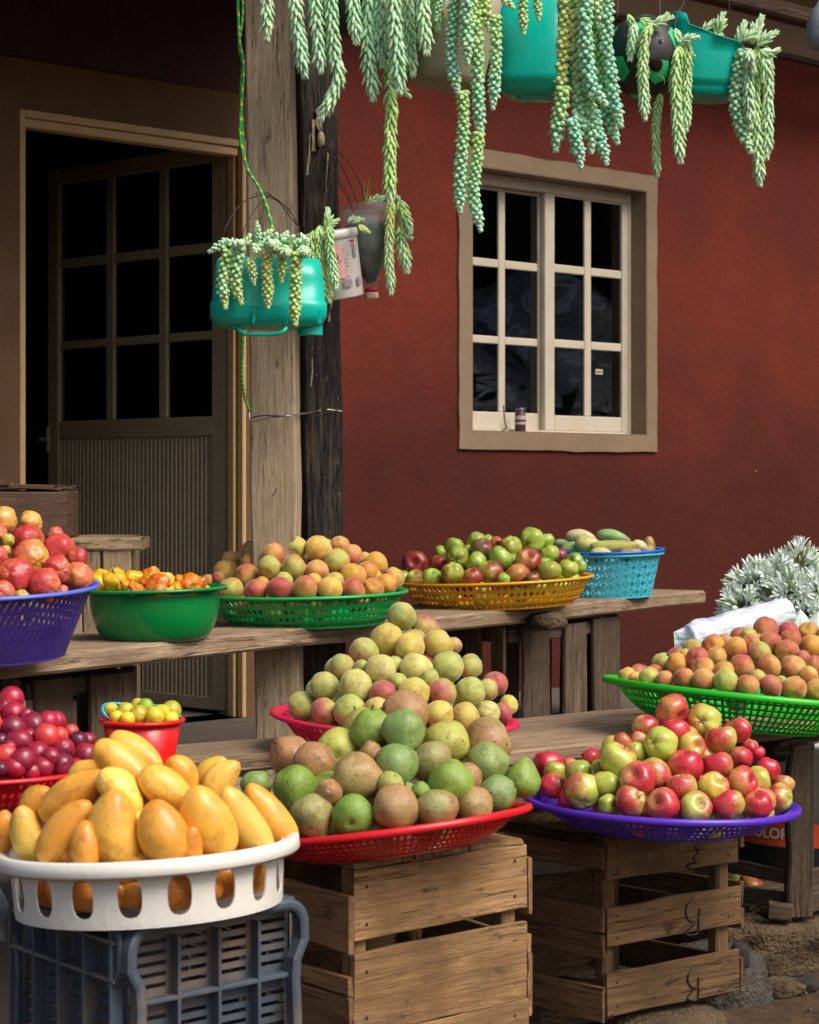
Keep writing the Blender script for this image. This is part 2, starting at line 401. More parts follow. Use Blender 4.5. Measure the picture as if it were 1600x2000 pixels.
# ------------------------------------------------------------------ house
house = empty('house', MH.translation, 'dark red plastered house with a white-barred window and an open door', 'house')
house.rotation_euler = (0, 0, TH)
def hlink(name, me, mat, parent=house, d=None): return link(name, me, mat, parent, MH)
def wall_holes(x0, x1, z0, z1, holes, th, y0=0):
    xs = sorted({x0, x1, *[h[0] for h in holes], *[h[1] for h in holes]}); zs = sorted({z0, z1, *[h[2] for h in holes], *[h[3] for h in holes]})
    inh = lambda x, z: any(h[0] < x < h[1] and h[2] < z < h[3] for h in holes)
    v = []; f = []
    def q(*p): b = len(v); v.extend(p); f.append((b, b+1, b+2, b+3))
    for i in range(len(xs)-1):
        for j in range(len(zs)-1):
            a, b, c, d = xs[i], xs[i+1], zs[j], zs[j+1]
            if inh((a+b)/2, (c+d)/2): continue
            q((a,y0,c),(b,y0,c),(b,y0,d),(a,y0,d)); q((a,y0+th,c),(a,y0+th,d),(b,y0+th,d),(b,y0+th,c))
    for (a, b, c, d) in holes + [(x0, x1, z0, z1)]:
        q((a,y0,c),(a,y0+th,c),(a,y0+th,d),(a,y0,d)); q((b,y0,c),(b,y0,d),(b,y0+th,d),(b,y0+th,c))
        q((a,y0,d),(a,y0+th,d),(b,y0+th,d),(b,y0,d)); q((a,y0,c),(b,y0,c),(b,y0+th,c),(a,y0+th,c))
    return mesh('wall', v, f)
dL = wp(36, 500)[0]; dR = wp(478, 500)[0]; dT = wp(250, 243)[1]
wL, wB = wp(918.5, 842); wR, wT = wp(1260, 373)
WT0 = wp(1510, 104)[1]
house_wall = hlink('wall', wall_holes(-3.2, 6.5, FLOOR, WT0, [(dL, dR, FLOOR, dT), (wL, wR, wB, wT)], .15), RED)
hlink('upper_wall', boxes([((-3.2, 6.5), (0.012, .2), (WT0, WT0 + .55))]), TANTOP)['label'] = 'tan plastered strip above the red wall'
# thin dark ledge line between the two
hlink('wall_ledge', boxes([((-3.2, 6.5), (-.012, .011), (WT0 - .012, WT0 + .012))]), W_ROOF)
# door surround of plaster (three bands) and window surround (four)
bw = .135; e = .008
hlink('door_surround', boxes([((dL-.5, dL-.0005), (-e, .0), (FLOOR, dT)), ((dL-.5, dR+.10), (-e, .0), (dT, dT+bw+.03)), ((dR+.0005, dR+.10), (-e, 0), (FLOOR, dT))]), PLASTERD)
oL = wp(893.5, 877)[0]; oB = wp(893.5, 877)[1]; oR = wp(1280, 884)[0]; oT = wp(1282, 345)[1]
def wavy_band(x0, x1, z0, z1, ix0, ix1, iz0, iz1):
    """ring of plaster round the opening, its outer edge hand made"""
    n = 14; out = []; inn = []
    def side(a, b, c, d):
        for i in range(n):
            t = i / n; jx = random.gauss(0, .0022); jz = random.gauss(0, .0022)
            out.append((a[0]+(b[0]-a[0])*t + jx, a[1]+(b[1]-a[1])*t + jz)); inn.append((c[0]+(d[0]-c[0])*t, c[1]+(d[1]-c[1])*t))
    side((x0,z0),(x1,z0),(ix0,iz0),(ix1,iz0)); side((x1,z0),(x1,z1),(ix1,iz0),(ix1,iz1))
    side((x1,z1),(x0,z1),(ix1,iz1),(ix0,iz1)); side((x0,z1),(x0,z0),(ix0,iz1),(ix0,iz0))
    N = len(out); v = [(x, -.012, z) for x, z in inn] + [(x, -.012, z) for x, z in out] + [(x, .001, z) for x, z in out] + [(x, .001, z) for x, z in inn]
    f = []
    for i in range(N):
        j = (i+1) % N; f += [(i, N+i, N+j, j), (N+i, 2*N+i, 2*N+j, N+j), (3*N+i, i, j, 3*N+j)]
    return mesh('band', v, f)
hlink('window_surround', wavy_band(oL, oR, oB, oT, wL, wR, wB, wT), PLASTER)
# plastered reveal lining
hlink('window_reveal', boxes([((wR-.004, wR-.0005), (-.011, .2), (wB, wT)), ((wL+.0005, wL+.004), (-.011, .2), (wB, wT)), ((wL+.004, wR-.004), (-.011, .2), (wT-.004, wT-.0005)), ((wL+.004, wR-.004), (-.011, .2), (wB+.0005, wB+.004))]), PLASTER)

# window: frame, two sashes with bars and panes
D1 = .075
window = hlink('window', boxes([((wL+.004, wL+.03), (D1, D1+.07), (wB+.004, wT-.004)), ((wp(1229, 0, D1)[0], wR-.004), (D1, D1+.07), (wB+.004, wT-.004)),
    ((wL+.03, wp(1229, 0, D1)[0]), (D1, D1+.07), (wT-.05, wT-.004)), ((wL+.03, wp(1229, 0, D1)[0]), (D1, D1+.07), (wB+.004, wB+.014))]), ALU_WIN)
bevel(window, .003)
window['label'] = 'cream sliding window of two sashes with six panes each'
def sash(pxs, bars, d, zt, zb, zbars, last=None):
    """pxs: pixel x of stile edges; bars: mullion px pair; z rows"""
    X = lambda p: wp(p, 0, d)[0]
    x0, x1, x2, x3 = [X(p) for p in pxs]; m0, m1 = [X(p) for p in bars]
    t_ = .028
    if last is not None: x0 = last; x1 = last + .03
    for a, b in ((x0, x1), (x2, x3)):
        bevel(link('stile', boxes([((a, b), (d, d+t_), (wB+.0145, wT-.051))]), ALU_WIN, window, MH))
    bevel(link('rail', boxes([((x1+.0005, x2-.0005), (d+.002, d+t_-.002), (zt, wT-.051))]), ALU_WIN, window, MH))
    bevel(link('rail', boxes([((x1+.0005, x2-.0005), (d+.002, d+t_-.002), (wB+.0145, zb))]), ALU_WIN, window, MH))
    bevel(link('glazing_bar', boxes([((m0, m1), (d+.004, d+t_-.004), (zb+.0005, zt-.0005))]), ALU_WIN, window, MH))
    for (a, b) in zbars:
        for (c, e_) in ((x1, m0), (m1, x2)):
            bevel(link('glazing_bar', boxes([((c+.0005, e_-.0005), (d+.005, d+t_-.005), (a, b))]), ALU_WIN, window, MH))
    zz = [zb] + [q for ab in zbars for q in ab] + [zt]
    for i in range(0, len(zz), 2):
        for (c, e_) in ((x1, m0), (m1, x2)):
            link('pane', boxes([((c+.001, e_-.001), (d+.012, d+.015), (zz[i]+.001, zz[i+1]-.001))]), GLASS, window, MH)
sR = [wp(1084, 382, D1)[1], wp(1084, 811, D1)[1]]; zbR = [(wp(1084, 678, D1)[1], wp(1084, 662, D1)[1]), (wp(1084, 531, D1)[1], wp(1084, 515, D1)[1])]
sash((1065, 1084, 1216, 1228), (1144, 1156.5), D1+.004, sR[0], sR[1], zbR)
D2 = D1 + .036
sLz = [wp(976, 373, D2)[1], wp(976, 805, D2)[1]]; zbL = [(wp(976, 672, D2)[1], wp(976, 657, D2)[1]), (wp(976, 523, D2)[1], wp(976, 507, D2)[1])]
sash((900, 918, 1053, 1064), (976, 988.6), D2, sLz[0], sLz[1], zbL, last=wL+.0305)
st_ = wp(1172, 726, D1+.008)
link('sticker', boxes([((st_[0]-.022, st_[0]+.022), (D1+.0125, D1+.0145), (st_[1]-.011, st_[1]+.011))]), plain('sticker_paper', rgb(190, 176, 150), .6), window, MH)
link('sticker_print', boxes([((st_[0]-.017, st_[0]+.017), (D1+.0118, D1+.0124), (st_[1]-.004, st_[1]+.003))]), plain('sticker_ink', rgb(90, 80, 70), .6), window, MH)

# interior room
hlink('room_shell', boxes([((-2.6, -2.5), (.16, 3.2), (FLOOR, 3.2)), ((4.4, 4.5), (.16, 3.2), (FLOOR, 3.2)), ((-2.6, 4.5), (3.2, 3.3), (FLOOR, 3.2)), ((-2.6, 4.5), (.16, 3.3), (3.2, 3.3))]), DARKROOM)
# door frame
fr = hlink('door_frame', boxes([((dL+.0005, dL+.022), (-.012, .09), (FLOOR, dT-.0005)), ((dR-.018, dR-.0005), (-.012, .02), (FLOOR, dT-.0005)),
    ((dR-.032, dR-.0185), (.024, .06), (FLOOR, dT-.0005)), ((dL+.0225, dR-.033), (-.014, .05), (dT-.026, dT-.0005)), ((dL+.0225, dR-.033), (-.004, .05), (dT-.058, dT-.028))]), JAMB)
hlink('door_lining', boxes([((dR-.006, dR-.0008), (.021, .149), (FLOOR, dT-.001))]), ALU_DOOR)
bevel(fr, .003)
# door leaf, hinged at the right and swung into the dark room
Hh = P(438, 0, 7.3); Ll = P(93, 0, 7.95); Hh.z = Ll.z = 0
DX = (Ll - Hh); LW = DX.length; DX.normalize()
DN = Vector((0, 0, 1)).cross(DX)
if DN.y > 0: DN = -DN
MD = Matrix((DX, -DN, Vector((0, 0, 1)))).transposed().to_4x4(); MD.translation = Hh      # local y: away from camera
def dp(px, py):
    q = Vector(((px-800)/F, 1, 0)); # intersect with leaf line
    A = Matrix(((q.x, -DX.x), (q.y, -DX.y))).inverted() @ Vector((Hh.x, Hh.y)); Z = A[0]
    return A[1], CZ - (py-HY)*Z/F
if MD.determinant() < 0: pass
dTp = dp(438, 278)[1]; z0 = FLOOR + .015
door = link('door', boxes([((0, dp(413, 0)[0]), (0, .04), (z0, dTp)), ((dp(114, 0)[0], LW), (0, .04), (z0, dTp))]), ALU_DOOR, house, MD); bevel(door, .004)
door['label'] = 'bronze metal door swung inwards, nine panes above a ribbed panel'
u0, u1 = dp(413, 0)[0], dp(114, 0)[0]
cols = [(u0, dp(323, 0)[0]), (dp(308, 0)[0], dp(219.5, 0)[0]), (dp(205, 0)[0], u1)]
rz = [(dp(413, 472)[1], dp(413, 315)[1]), (dp(413, 645)[1], dp(413, 492)[1]), (dp(413, 813)[1], dp(413, 662)[1])]
panB = dp(413, 1362)[1]; panT = dp(413, 851)[1]
for a, b in ((rz[0][1], dTp), (panT, rz[2][0]), (z0, panB)):
    bevel(link('rail', boxes([((u0+.0005, u1-.0005), (.002, .038), (a, b))]), ALU_DOOR, door, MD))
for i in (0, 1):
    bevel(link('glazing_bar', boxes([((cols[i][1], cols[i+1][0]), (.006, .034), (rz[2][0]+.0005, rz[0][1]-.0005))]), ALU_DOOR, door, MD))
for c in cols:
    for a, b in ((rz[1][1], rz[0][0]), (rz[2][1], rz[1][0])):
        bevel(link('glazing_bar', boxes([((c[0]+.0005, c[1]-.0005), (.008, .032), (a, b))]), ALU_DOOR, door, MD))
    for a, b in rz:
        link('pane', boxes([((c[0]+.001, c[1]-.001), (.018, .021), (a+.001, b-.001))]), GLASS, door, MD)
v = []; f = []; nf = 38 * 6
for i in range(nf + 1):
    u = u0 + (u1-u0) * i / nf; y = .014 + .009 * (math.sin(i / 6 * 2 * math.pi) ** 3 * .4 + math.sin(i / 6 * 2 * math.pi) * .6)
    v += [(u, y, panB), (u, y, panT)]
for i in range(nf): f.append((2*i, 2*i+1, 2*i+3, 2*i+2))
link('ribbed_panel', mesh('ribs', v, f), ALU_DOOR, door, MD)
hz = dp(100, 858)[1]
bevel(link('latch', boxes([((LW-.016, LW-.002), (-.012, 0), (hz-.05, hz+.05)), ((LW-.04, LW+.02), (-.03, -.0125), (hz-.009, hz+.007))]), ALU_DOOR, door, MD))
# lighter wall reveal strip right of the door, seen past the frame
hlink('reveal_strip', boxes([((dR+.105, dR+.125), (-.03, -.009), (FLOOR, dT))]), ALU_DOOR)

# house roof and an added low shading roof: rafters, battens, sheets; eaves beam
rt = WT0 + .5
def HP(s, n, z): return MH @ Vector((s, -n, z))
t_ = NT('roof_sheet'); t_.l(t_.mix(t_.noise(t_.obj(), 4, 5), rgb(70, 52, 42), rgb(128, 108, 92)), t_.b.inputs['Base Color']); t_.b.inputs['Roughness'].default_value = .6; ROOFM = t_.m
def roof_sheet(name, s0, s1, n0, z0_, n1, z1_):
    v = []; f = []; ns = int((s1-s0)*30)
    for i in range(ns + 1):
        s_ = s0 + (s1-s0)*i/ns; z = .012*math.sin(i*1.05)
        v += [(s_, -n0, z0_+z), (s_, -n1, z1_+z)]
    for i in range(ns): f.append((2*i, 2*i+2, 2*i+3, 2*i+1))
    o = hlink(name, mesh(name, v, f), ROOFM); solid(o, .003); return o
def raft(s0, s1, n0, z0_, n1, z1_):
    k = 0; s_ = s0+.1
    while s_ < s1:
        board('rafter', W_ROOF, HP(s_, n1, z1_-.07), HP(s_, n0, z0_-.07), .06, .09, WX, house); s_ += .9
    for t_ in (.15, .35, .55, .75, .95):
        n = n0+(n1-n0)*t_; zz_ = z0_+(z1_-z0_)*t_-.03; board('batten', W_ROOF, HP(s0, n, zz_), HP(s1, n, zz_), .07, .03, (0,0,1), house)
roof_sheet('shade_roof', -3.4, .22, .0, 2.98, 1.15, 2.78); raft(-3.4, .2, .02, 2.96, 1.1, 2.78)  # unseen low sheet and rafters, added to darken the upper-left wall
roof_sheet('roof', -.2, 6.6, -3.0, rt+.9, .85, rt+.02); raft(-.2, 6.6, .0, rt+.19, .8, rt+.02)
roof_sheet('roof', -3.4, -.21, -3.0, rt+.9, .3, rt+.15)
board('roof_beam', W_ROOF, HP(-3.2, .42, wp(1400, 12, -.42)[1] + .045), HP(6.4, .42, wp(1400, 12, -.42)[1] + .045), .09, .07, (0, 0, 1), house)
# eaves beam carrying the hanging pots
beamA = P(200, -190, 5.05); beamB = P(1900, -170, 6.25)
board('eaves_beam', W_ROOF, beamA, beamB, .1, .12, (0, 0, 1), house, nx=6)
BZ = lambda px: None
def beam_at(px):
    t = 0
    k = (px - 800) / F
    a, b = beamA, beamB
    t = (k * a.y - a.x) / ((b.x - a.x) - k * (b.y - a.y)); return a.lerp(b, t)

# ------------------------------------------------------------------ posts
def post(name, mat, p0, p1, wdt, dep, rot, label, nx=14):
    d = (p1 - p0); nrm = Vector((math.sin(rot), -math.cos(rot), 0))
    M = frame((p0+p1)/2, d, nrm)
    me = board_mesh(d.length, wdt, dep, nx, .0024, .005)
    return tag(link(name, me, mat, None, M), label, 'post')
post('wooden_post', W_POST, P(551, 1590, 5.5), P(523, -200, 5.5), .124, .12, R(-4), 'weathered grey square wooden post left of the charred one')
post1b = P(523, -40, 5.5)
post('wooden_post', W_CHAR, P(634, 1480, 6.0), P(613, -170, 6.0), .112, .12, R(14), 'charred black wooden post with bare streaks beside the grey one')
# knot and bare splinters on the charred post
kn = link('knot', None or lathe([(0.0001, .018), (.007, .014), (.011, 0), (.012, -.02), (.004, -.03)], 10), W_POST, bpy.data.objects['wooden_post.001'], Matrix.Translation(P(627, 268, 5.93)), True)
for (x, y, l, wd) in ((612, 235, .09, .010), (606, 262, .12, .007), (620, 215, .06, .012), (640, 300, .16, .005), (610, 700, .14, .006), (650, 560, .1, .004)):
    a = P(x, y, 5.935); b = a + Vector((random.uniform(-.012, .012), 0, -l))
    board('bare_streak', W_POST, a, b, wd, .006, (0.2, -1, 0), bpy.data.objects['wooden_post.001'], nx=4, rough=.002)
def nail(p, d, parent=None):
    o = link('nail', tube([p, p + d], .0022, 6), WIRE, parent); return o
tag(nail(P(612, 428, 5.4), P(590, 440, 5.4) - P(612, 428, 5.4)), 'bent rusty nail sticking out of grey post above the jug', 'nail')
tag(link('nail', tube(curve([P(540, 954, 5.43), P(538, 962, 5.4), P(532, 968, 5.39)], 8), .002, 5), WIRE), 'small hooked nail low on the grey post', 'nail')
tag(link('tie_wire', tube(curve([P(487, 806, 5.42), P(492, 822, 5.41), P(530, 815, 5.40), P(580, 810, 5.42), P(618, 803, 5.88), P(640, 800, 5.88), P(668, 803, 5.9)], 30), .0022, 5), WIRE_L), 'thin wire tied around the two wooden posts', 'wire')
tag(link('tie_wire', tube(curve([P(487, 818, 5.42), P(510, 812, 5.405), P(560, 812, 5.405), P(590, 806, 5.6), P(625, 812, 5.88), P(650, 806, 5.88), P(662, 797, 5.9)], 30), .0018, 5), WIRE), 'rusty second strand of wire around the posts', 'wire')

def rope(name, pts, label, r=.0042):
    M1 = plain('rope_green', rgb(20, 150, 60), .6); M2 = plain('rope_yellow', rgb(190, 190, 40), .6)
    c = curve(pts, 90); me = tube(c, r, 8)
    o = link(name, me, [M1, M2])
    k = 0
    for i in range(len(c) - 1):
        for j in range(8):
            me.polygons[k].material_index = 1 if (i * 2 + j) % 8 < 2 else 0; me.polygons[k].use_smooth = True; k += 1
    return tag(o, label, 'rope')
rope('rope', [P(462, -60, 5.35), P(466, 40, 5.35), P(468, 80, 5.34), P(476, 130, 5.34), P(472, 200, 5.34), P(470, 270, 5.34), P(484, 330, 5.33), P(505, 365, 5.32), P(520, 400, 5.3), P(534, 452, 5.22)], 'green and yellow rope hanging down beside the post into the jug')
rope('rope', [P(472, -60, 5.36), P(474, 30, 5.36), P(467, 90, 5.35), P(474, 125, 5.35), P(471, 180, 5.35), P(476, 300, 5.36)], 'second green and yellow rope strand twisted round the first', .0038)
rope('rope', [P(476, 600, 5.42), P(474, 680, 5.42), P(472, 730, 5.42), P(478, 775, 5.42), P(488, 802, 5.42)], 'short rope end hanging under the jug to the tie wire')

# ------------------------------------------------------------------ benches
UB = 1.15 - .375; LB = 1.15 - .551
ubA = P(-90, 0, 1/(.2265+90*6.53e-5)); ubB = P(1378, 0, 1/(.2265-1378*6.53e-5)); ubA.z = ubB.z = UB
ubd = (ubB - ubA).normalized(); ubn = Vector((ubd.y, -ubd.x, 0))     # towards the camera
ub = empty('plank_bench', (ubA+ubB)/2, 'long upper bench of weathered grey planks running across', 'bench')
def mark(o, lab): o['label'] = lab; return o
board('plank', W_BENCH, ubA - ubn*.105 - Vector((0,0,.024)), ubB - ubn*.105 - Vector((0,0,.024)), .21, .048, (0,0,1), ub, nx=12, rough=.003)
board('plank', W_BENCH, ubA - ubn*.325 - Vector((0,0,.026)), ubB - ubn*.325 - ubd*.12 - Vector((0,0,.026)), .21, .044, (0,0,1), ub, nx=12, rough=.003)
kl = 4.2*5500
lbA = P(-120, 0, kl/(6500+120)); lbB = P(1800, 0, kl/(6500-1800)); lbA.z = lbB.z = LB
lbd = (lbB-lbA).normalized(); lbn = Vector((lbd.y, -lbd.x, 0))
lb = empty('plank_bench', (lbA+lbB)/2, 'lower bench of bare planks behind the front fruit trays', 'bench')
board('plank', W_BENCH, lbA + lbd*1.02 - lbn*.12 - Vector((0,0,.017)), lbB - lbn*.12 - Vector((0,0,.017)), .24, .034, (0,0,1), lb, nx=12, rough=.003)
board('plank', W_BENCH, lbA - lbn*.13 - Vector((0,0,.06)), lbA + lbd*1.02*1.05 - lbn*.13 - Vector((0,0,.06)), .22, .034, (0,0,1), lb, nx=8, rough=.003)
board('plank', W_BENCH, lbA - lbn*.375 - Vector((0,0,.02)), lbB - lbn*.375 - Vector((0,0,.02)), .24, .034, (0,0,1), lb, nx=12, rough=.003)
board('cross_bar', W_CRATE2, lbA + lbd*.6 - lbn*.02 - Vector((0,0,.105)), lbA + lbd*.6 - lbn*.5 - Vector((0,0,.105)), .06, .05, (0,0,1), lb)

# ------------------------------------------------------------------ wooden crates
def crate(label, corner, fd, sd_, Wf, Ws, Ht, fronts, sides, mat, top=3, group='wooden fruit crates holding up the stall', post_w=.035):
    """corner: nearest bottom corner; fd along the front, sd_ along the left side; fronts: (z centre, height, extra) slats"""
    fd = fd.normalized(); sd_ = sd_.normalized(); up = Vector((0,0,1))
    fn = Vector((fd.y, -fd.x, 0)); sn = Vector((-sd_.y, sd_.x, 0))
    if sn.x > 0: sn = -sn
    c = Vector(corner); o = empty('wooden_crate', c + fd*Wf/2 + sd_*Ws/2, label, 'crate', group)
    T = .011
    for (a, b) in ((0,0), (1,0), (0,1), (1,1)):
        q = c + fd*(post_w*.7 if not a else Wf - post_w*.7) + sd_*(post_w*.7 if not b else Ws - post_w*.7)
        board('corner_post', mat, q, q + up*(Ht-.004), post_w, post_w, fn, o, nx=2)
    for (z, h, j) in fronts:
        board('slat', mat, c + up*z - fd*random.uniform(0, .004) + fn*T*.5, c + fd*(Wf+random.uniform(0, .008)) + up*(z+j) + fn*T*.5, h-.003, T, fn, o, nx=4, rough=.0014)
        board('slat', mat, c + up*z + sd_*Ws - fn*T*.5, c + fd*Wf + up*z + sd_*Ws - fn*T*.5, h, T, fn, o, rough=.002)
    for (z, h, j) in sides:
        board('slat', mat, c + up*z + fn*T - fd*.006 + sn*T*.5, c + sd_*Ws + up*(z+j) - fd*.006 + sn*T*.5, h, T, sn, o, rough=.002)
        board('slat', mat, c + fd*(Wf+.006) + up*(z+.012) - sn*T*.5 + fn*T, c + fd*(Wf+.006) + sd_*Ws + up*(z+.012) - sn*T*.5, h, T, sn, o, rough=.002)
    for k in range(top):
        q = c + fd*(Wf*(k+.5)/top) + up*(Ht+T*.5)
        board('slat', mat, q + fn*.004, q + sd_*(Ws-.01), Wf/top*.93, T, up, o, rough=.003)
    for z, h, j in fronts:      # nails
        for e_ in (.025, Wf-.03):
            for dz in (-.28, .26):
                q = c + fd*e_ + up*(z + j*e_/Wf + dz*h) + fn*(T)
                link('nail', lathe([(.0001, .0012), (.0036, .0006), (.0038, 0)], 7), WIRE, o, frame(q, fd, fn))
    return o
sV = Vector((-3250, F, 0)).normalized(); fV = Vector((4400, F, 0)).normalized()
Zc = 3.6; cc = P(688, 0, Zc); cc.z = 0; top1 = 1.15 - 746*Zc/F
zz = lambda y, Z: CZ - (y-HY)*Z/F
fr1 = [((zz(1700,Zc)+zz(1838,Zc))/2, zz(1700,Zc)-zz(1838,Zc), .0), ((zz(1860,Zc)+zz(2028,Zc))/2, zz(1860,Zc)-zz(2028,Zc), .0), (.10, .12, 0), (.02+.02, .03, 0)]
sd1 = [((zz(1745,Zc)+zz(1858,Zc))/2, zz(1745,Zc)-zz(1858,Zc), 0), ((zz(1906,Zc)+zz(1942,Zc))/2, .034, 0), ((zz(1945,Zc)+zz(1988,Zc))/2, .04, 0), (.16, .09, 0), (.05, .08, 0)]
crate('tan wooden crate under the red tray of pears', cc, fV, sV, .43, .33, top1, fr1, sd1, W_CRATE)
a2 = R(34); f2 = Vector((math.cos(a2), math.sin(a2), 0)); s2 = Vector((-math.sin(R(47)), math.cos(R(47)), 0))
Z2 = 4.1; c2 = P(1180, 0, Z2); c2.z = .055; b2 = .055
fr2 = [((zz(1632,Z2)+zz(1720,Z2))/2 - b2, .092, .0), ((zz(1772,Z2)+zz(1850,Z2))/2 - b2, .084, .006), ((zz(1898,Z2)+zz(1988,Z2))/2 - b2, .093, .004)]
sd2 = [((zz(1655,Z2)+zz(1697,Z2))/2 - b2, .048, 0), ((zz(1770,Z2)+zz(1820,Z2))/2 - b2, .050, .004), ((zz(1824,Z2)+zz(1868,Z2))/2 - b2, .048, 0), ((zz(1930,Z2)+zz(1990,Z2))/2 - b2, .07, .008)]
cr2 = crate('brown wooden crate with scrawled marks under the purple tray of apples', c2, f2, s2, .365, .34, zz(1632,Z2)-b2, fr2, sd2, W_CRATE2)
# black marker scrawl, the same rounded sign on each front slat
INK = plain('marker_ink', rgb(34, 28, 26), .6)
fn2 = Vector((f2.y, -f2.x, 0))
for (cx, cy, s_, pts) in ((1350, 1678, 1, [(8,-25),(14,-14),(4,-2),(10,6),(-8,12),(2,20),(12,26)]), (1350, 1793, 1, [(4,-40),(-9,-22),(-8,-2),(3,8),(14,2),(16,-18),(15,4),(12,30),(-10,32),(2,16),(12,8)]), (1352, 1922, .9, [(3,-36),(-8,-20),(-8,-4),(2,8),(12,6),(14,-14),(14,6),(10,34),(-10,32),(-2,18),(8,6)])):
    def onf(x, y):     # meet the front plane of the crate
        q = Vector(((x-800)/F, 1, -(y-HY)/F)); pc = c2 + fn2*.0122; k = (pc - Vector((0,0,CZ))).dot(fn2) / q.dot(fn2); return Vector((0,0,CZ)) + q*k
    o = link('scrawled_mark', tube(curve([onf(cx+x*s_, cy+y*s_) for x, y in pts], 40), .0022, 5), INK, cr2)

def slat_crate(label, c, fd, sd_, Wf, Ws, z0, Ht, slats, ssl, mat=W_OLD):
    """a crate standing on end: slats run upright"""
    fd = fd.normalized(); sd_ = sd_.normalized(); up = Vector((0,0,1)); fn = Vector((fd.y, -fd.x, 0)); sn = Vector((-abs(sd_.y), -abs(sd_.x), 0)).normalized()
    c = Vector((c[0], c[1], z0)); o = empty('wooden_crate', c + fd*Wf/2 + sd_*Ws/2, label, 'crate', 'wooden fruit crates holding up the stall')
    for (t, wd) in slats:
        q = c + fd*t
        board('slat', mat, q, q + up*(Ht - random.uniform(0, .01)), wd, .014, fn, o, rough=.002, off=.007)
        q = q + sd_*Ws
        board('slat', mat, q, q + up*Ht, wd*.8, .014, fn, o, rough=.002, off=-.007)
    for (t, wd) in ssl:
        for e_ in (0, Wf):
            q = c + sd_*t + fd*e_
            board('slat', mat, q, q + up*Ht, wd, .014, sn, o, rough=.002, off=.009 if e_ == 0 else -.009)
    for z in (.02, Ht-.03):
        for e_ in (.016, Ws-.016):
            board('rail', mat, c + sd_*e_ + up*z + fd*.014, c + fd*(Wf-.014) + sd_*e_ + up*z, .04, .022, fn, o)
        for e_ in (.012, Wf-.012):
            board('rail', mat, c + fd*e_ + up*(z+.001) + sd_*.03, c + fd*e_ + sd_*(Ws-.03) + up*(z+.001), .04, .02, sn, o)
    board('slat', mat, c + up*(Ht+.007) + fd*.02 + sd_*.05, c + up*(Ht+.007) + fd*(Wf-.02) + sd_*.05, .09, .012, up, o)
    board('slat', mat, c + up*(Ht+.007) + fd*.02 + sd_*.19, c + up*(Ht+.007) + fd*(Wf-.02) + sd_*.19, .09, .012, up, o)
    return o
def fxZ(px, pxr, Zr, d):   # distance along d from pxr,Zr to pixel column px
    a = P(pxr, 0, Zr); k = (px-800)/F; return (k*a.y - a.x) / (d.x - k*d.y)
cz = P(992, 0, 6.25); g = lambda px: fxZ(px, 992, 6.25, ubd)
slat_crate('dark old crate on end under the right part of upper bench', cz, ubd, sV, g(1207), .30, FLOOR, .715-FLOOR,
    [((g(1017)+g(1068))/2, g(1068)-g(1017)), ((g(1098)+g(1140))/2, g(1140)-g(1098)), ((g(1155)+g(1203))/2, g(1203)-g(1155))], [(.035, .06), (.15, .07), (.26, .06)])
cz = P(45, 0, 4.66); g = lambda px: fxZ(px, 45, 4.66, ubd)
slat_crate('dark old crate on end under the left part of upper bench', cz, ubd, sV, g(262), .28, FLOOR, .705-FLOOR,
    [((g(62)+g(135))/2, g(135)-g(62)), ((g(172)+g(257))/2, g(257)-g(172))], [(.04, .06), (.15, .07), (.25, .06)])
# stand at the right end of the lower bench: crate on end, open front
sc0 = P(1592, 0, 4.72); st = empty('wooden_crate', (sc0.x, sc0.y, .16), 'open weathered crate on a big stone carrying the right bench end', 'crate', 'wooden fruit crates holding up the stall')
zb = zz(1788, 4.72); LL = Vector((-3250, F, 0)).normalized(); RR = Vector((4400, F, 0)).normalized()
pl = P(1559, 0, 4.72)
board('corner_post', W_OLD, Vector((pl.x, pl.y, zb)), Vector((pl.x+.008, pl.y, LB-.055)), .062, .03, (.2, -1, 0), st, nx=6, rough=.003)
for q in (LL*.36, RR*.42, LL*.36+RR*.42):
    board('corner_post', W_OLD, Vector((pl.x, pl.y+.02, zb)) + q, Vector((pl.x, pl.y+.02, LB-.055)) + q, .05, .03, (.2, -1, 0), st)
for z, h in ((zb+.028, .045), (zb+.09, .035)):
    q = Vector((pl.x-.03, pl.y+.02, z)); board('slat', W_OLD, q, q + LL*.38, h, .012, (-1, -.8, 0), st)
    q = Vector((pl.x+.03, pl.y+.01, z)); board('slat', W_OLD, q, q + RR*.42, h, .012, (.7, -.8, 0), st)
for k in range(4):
    q = Vector((pl.x-.05, pl.y, zb+.004)) + LL*(.02+.1*k) ; board('slat', W_OLD, q, q + RR*.46, .075, .012, (0,0,1), st)
for k in range(4):
    q = Vector((pl.x-.06, pl.y-.02, LB-.048)) + LL*(.02+.1*k); board('slat', W_OLD, q, q + RR*.5, .08, .012, (0,0,1), st)
board('block', W_OLD, P(1502, 1779, 4.70), P(1546, 1783, 4.69), .04, .03, (0,-1,0), st, nx=2)
board('block', W_OLD, P(1514, 1460, 4.73), P(1545, 1461, 4.72), .042, .03, (0,-1,0), st, nx=2)
board('rail', W_OLD, Vector((pl.x-.03, pl.y+.03, LB-.08)), Vector((pl.x-.03, pl.y+.03, LB-.08)) + LL*.36, .04, .02, (-1,-.8,0), st)

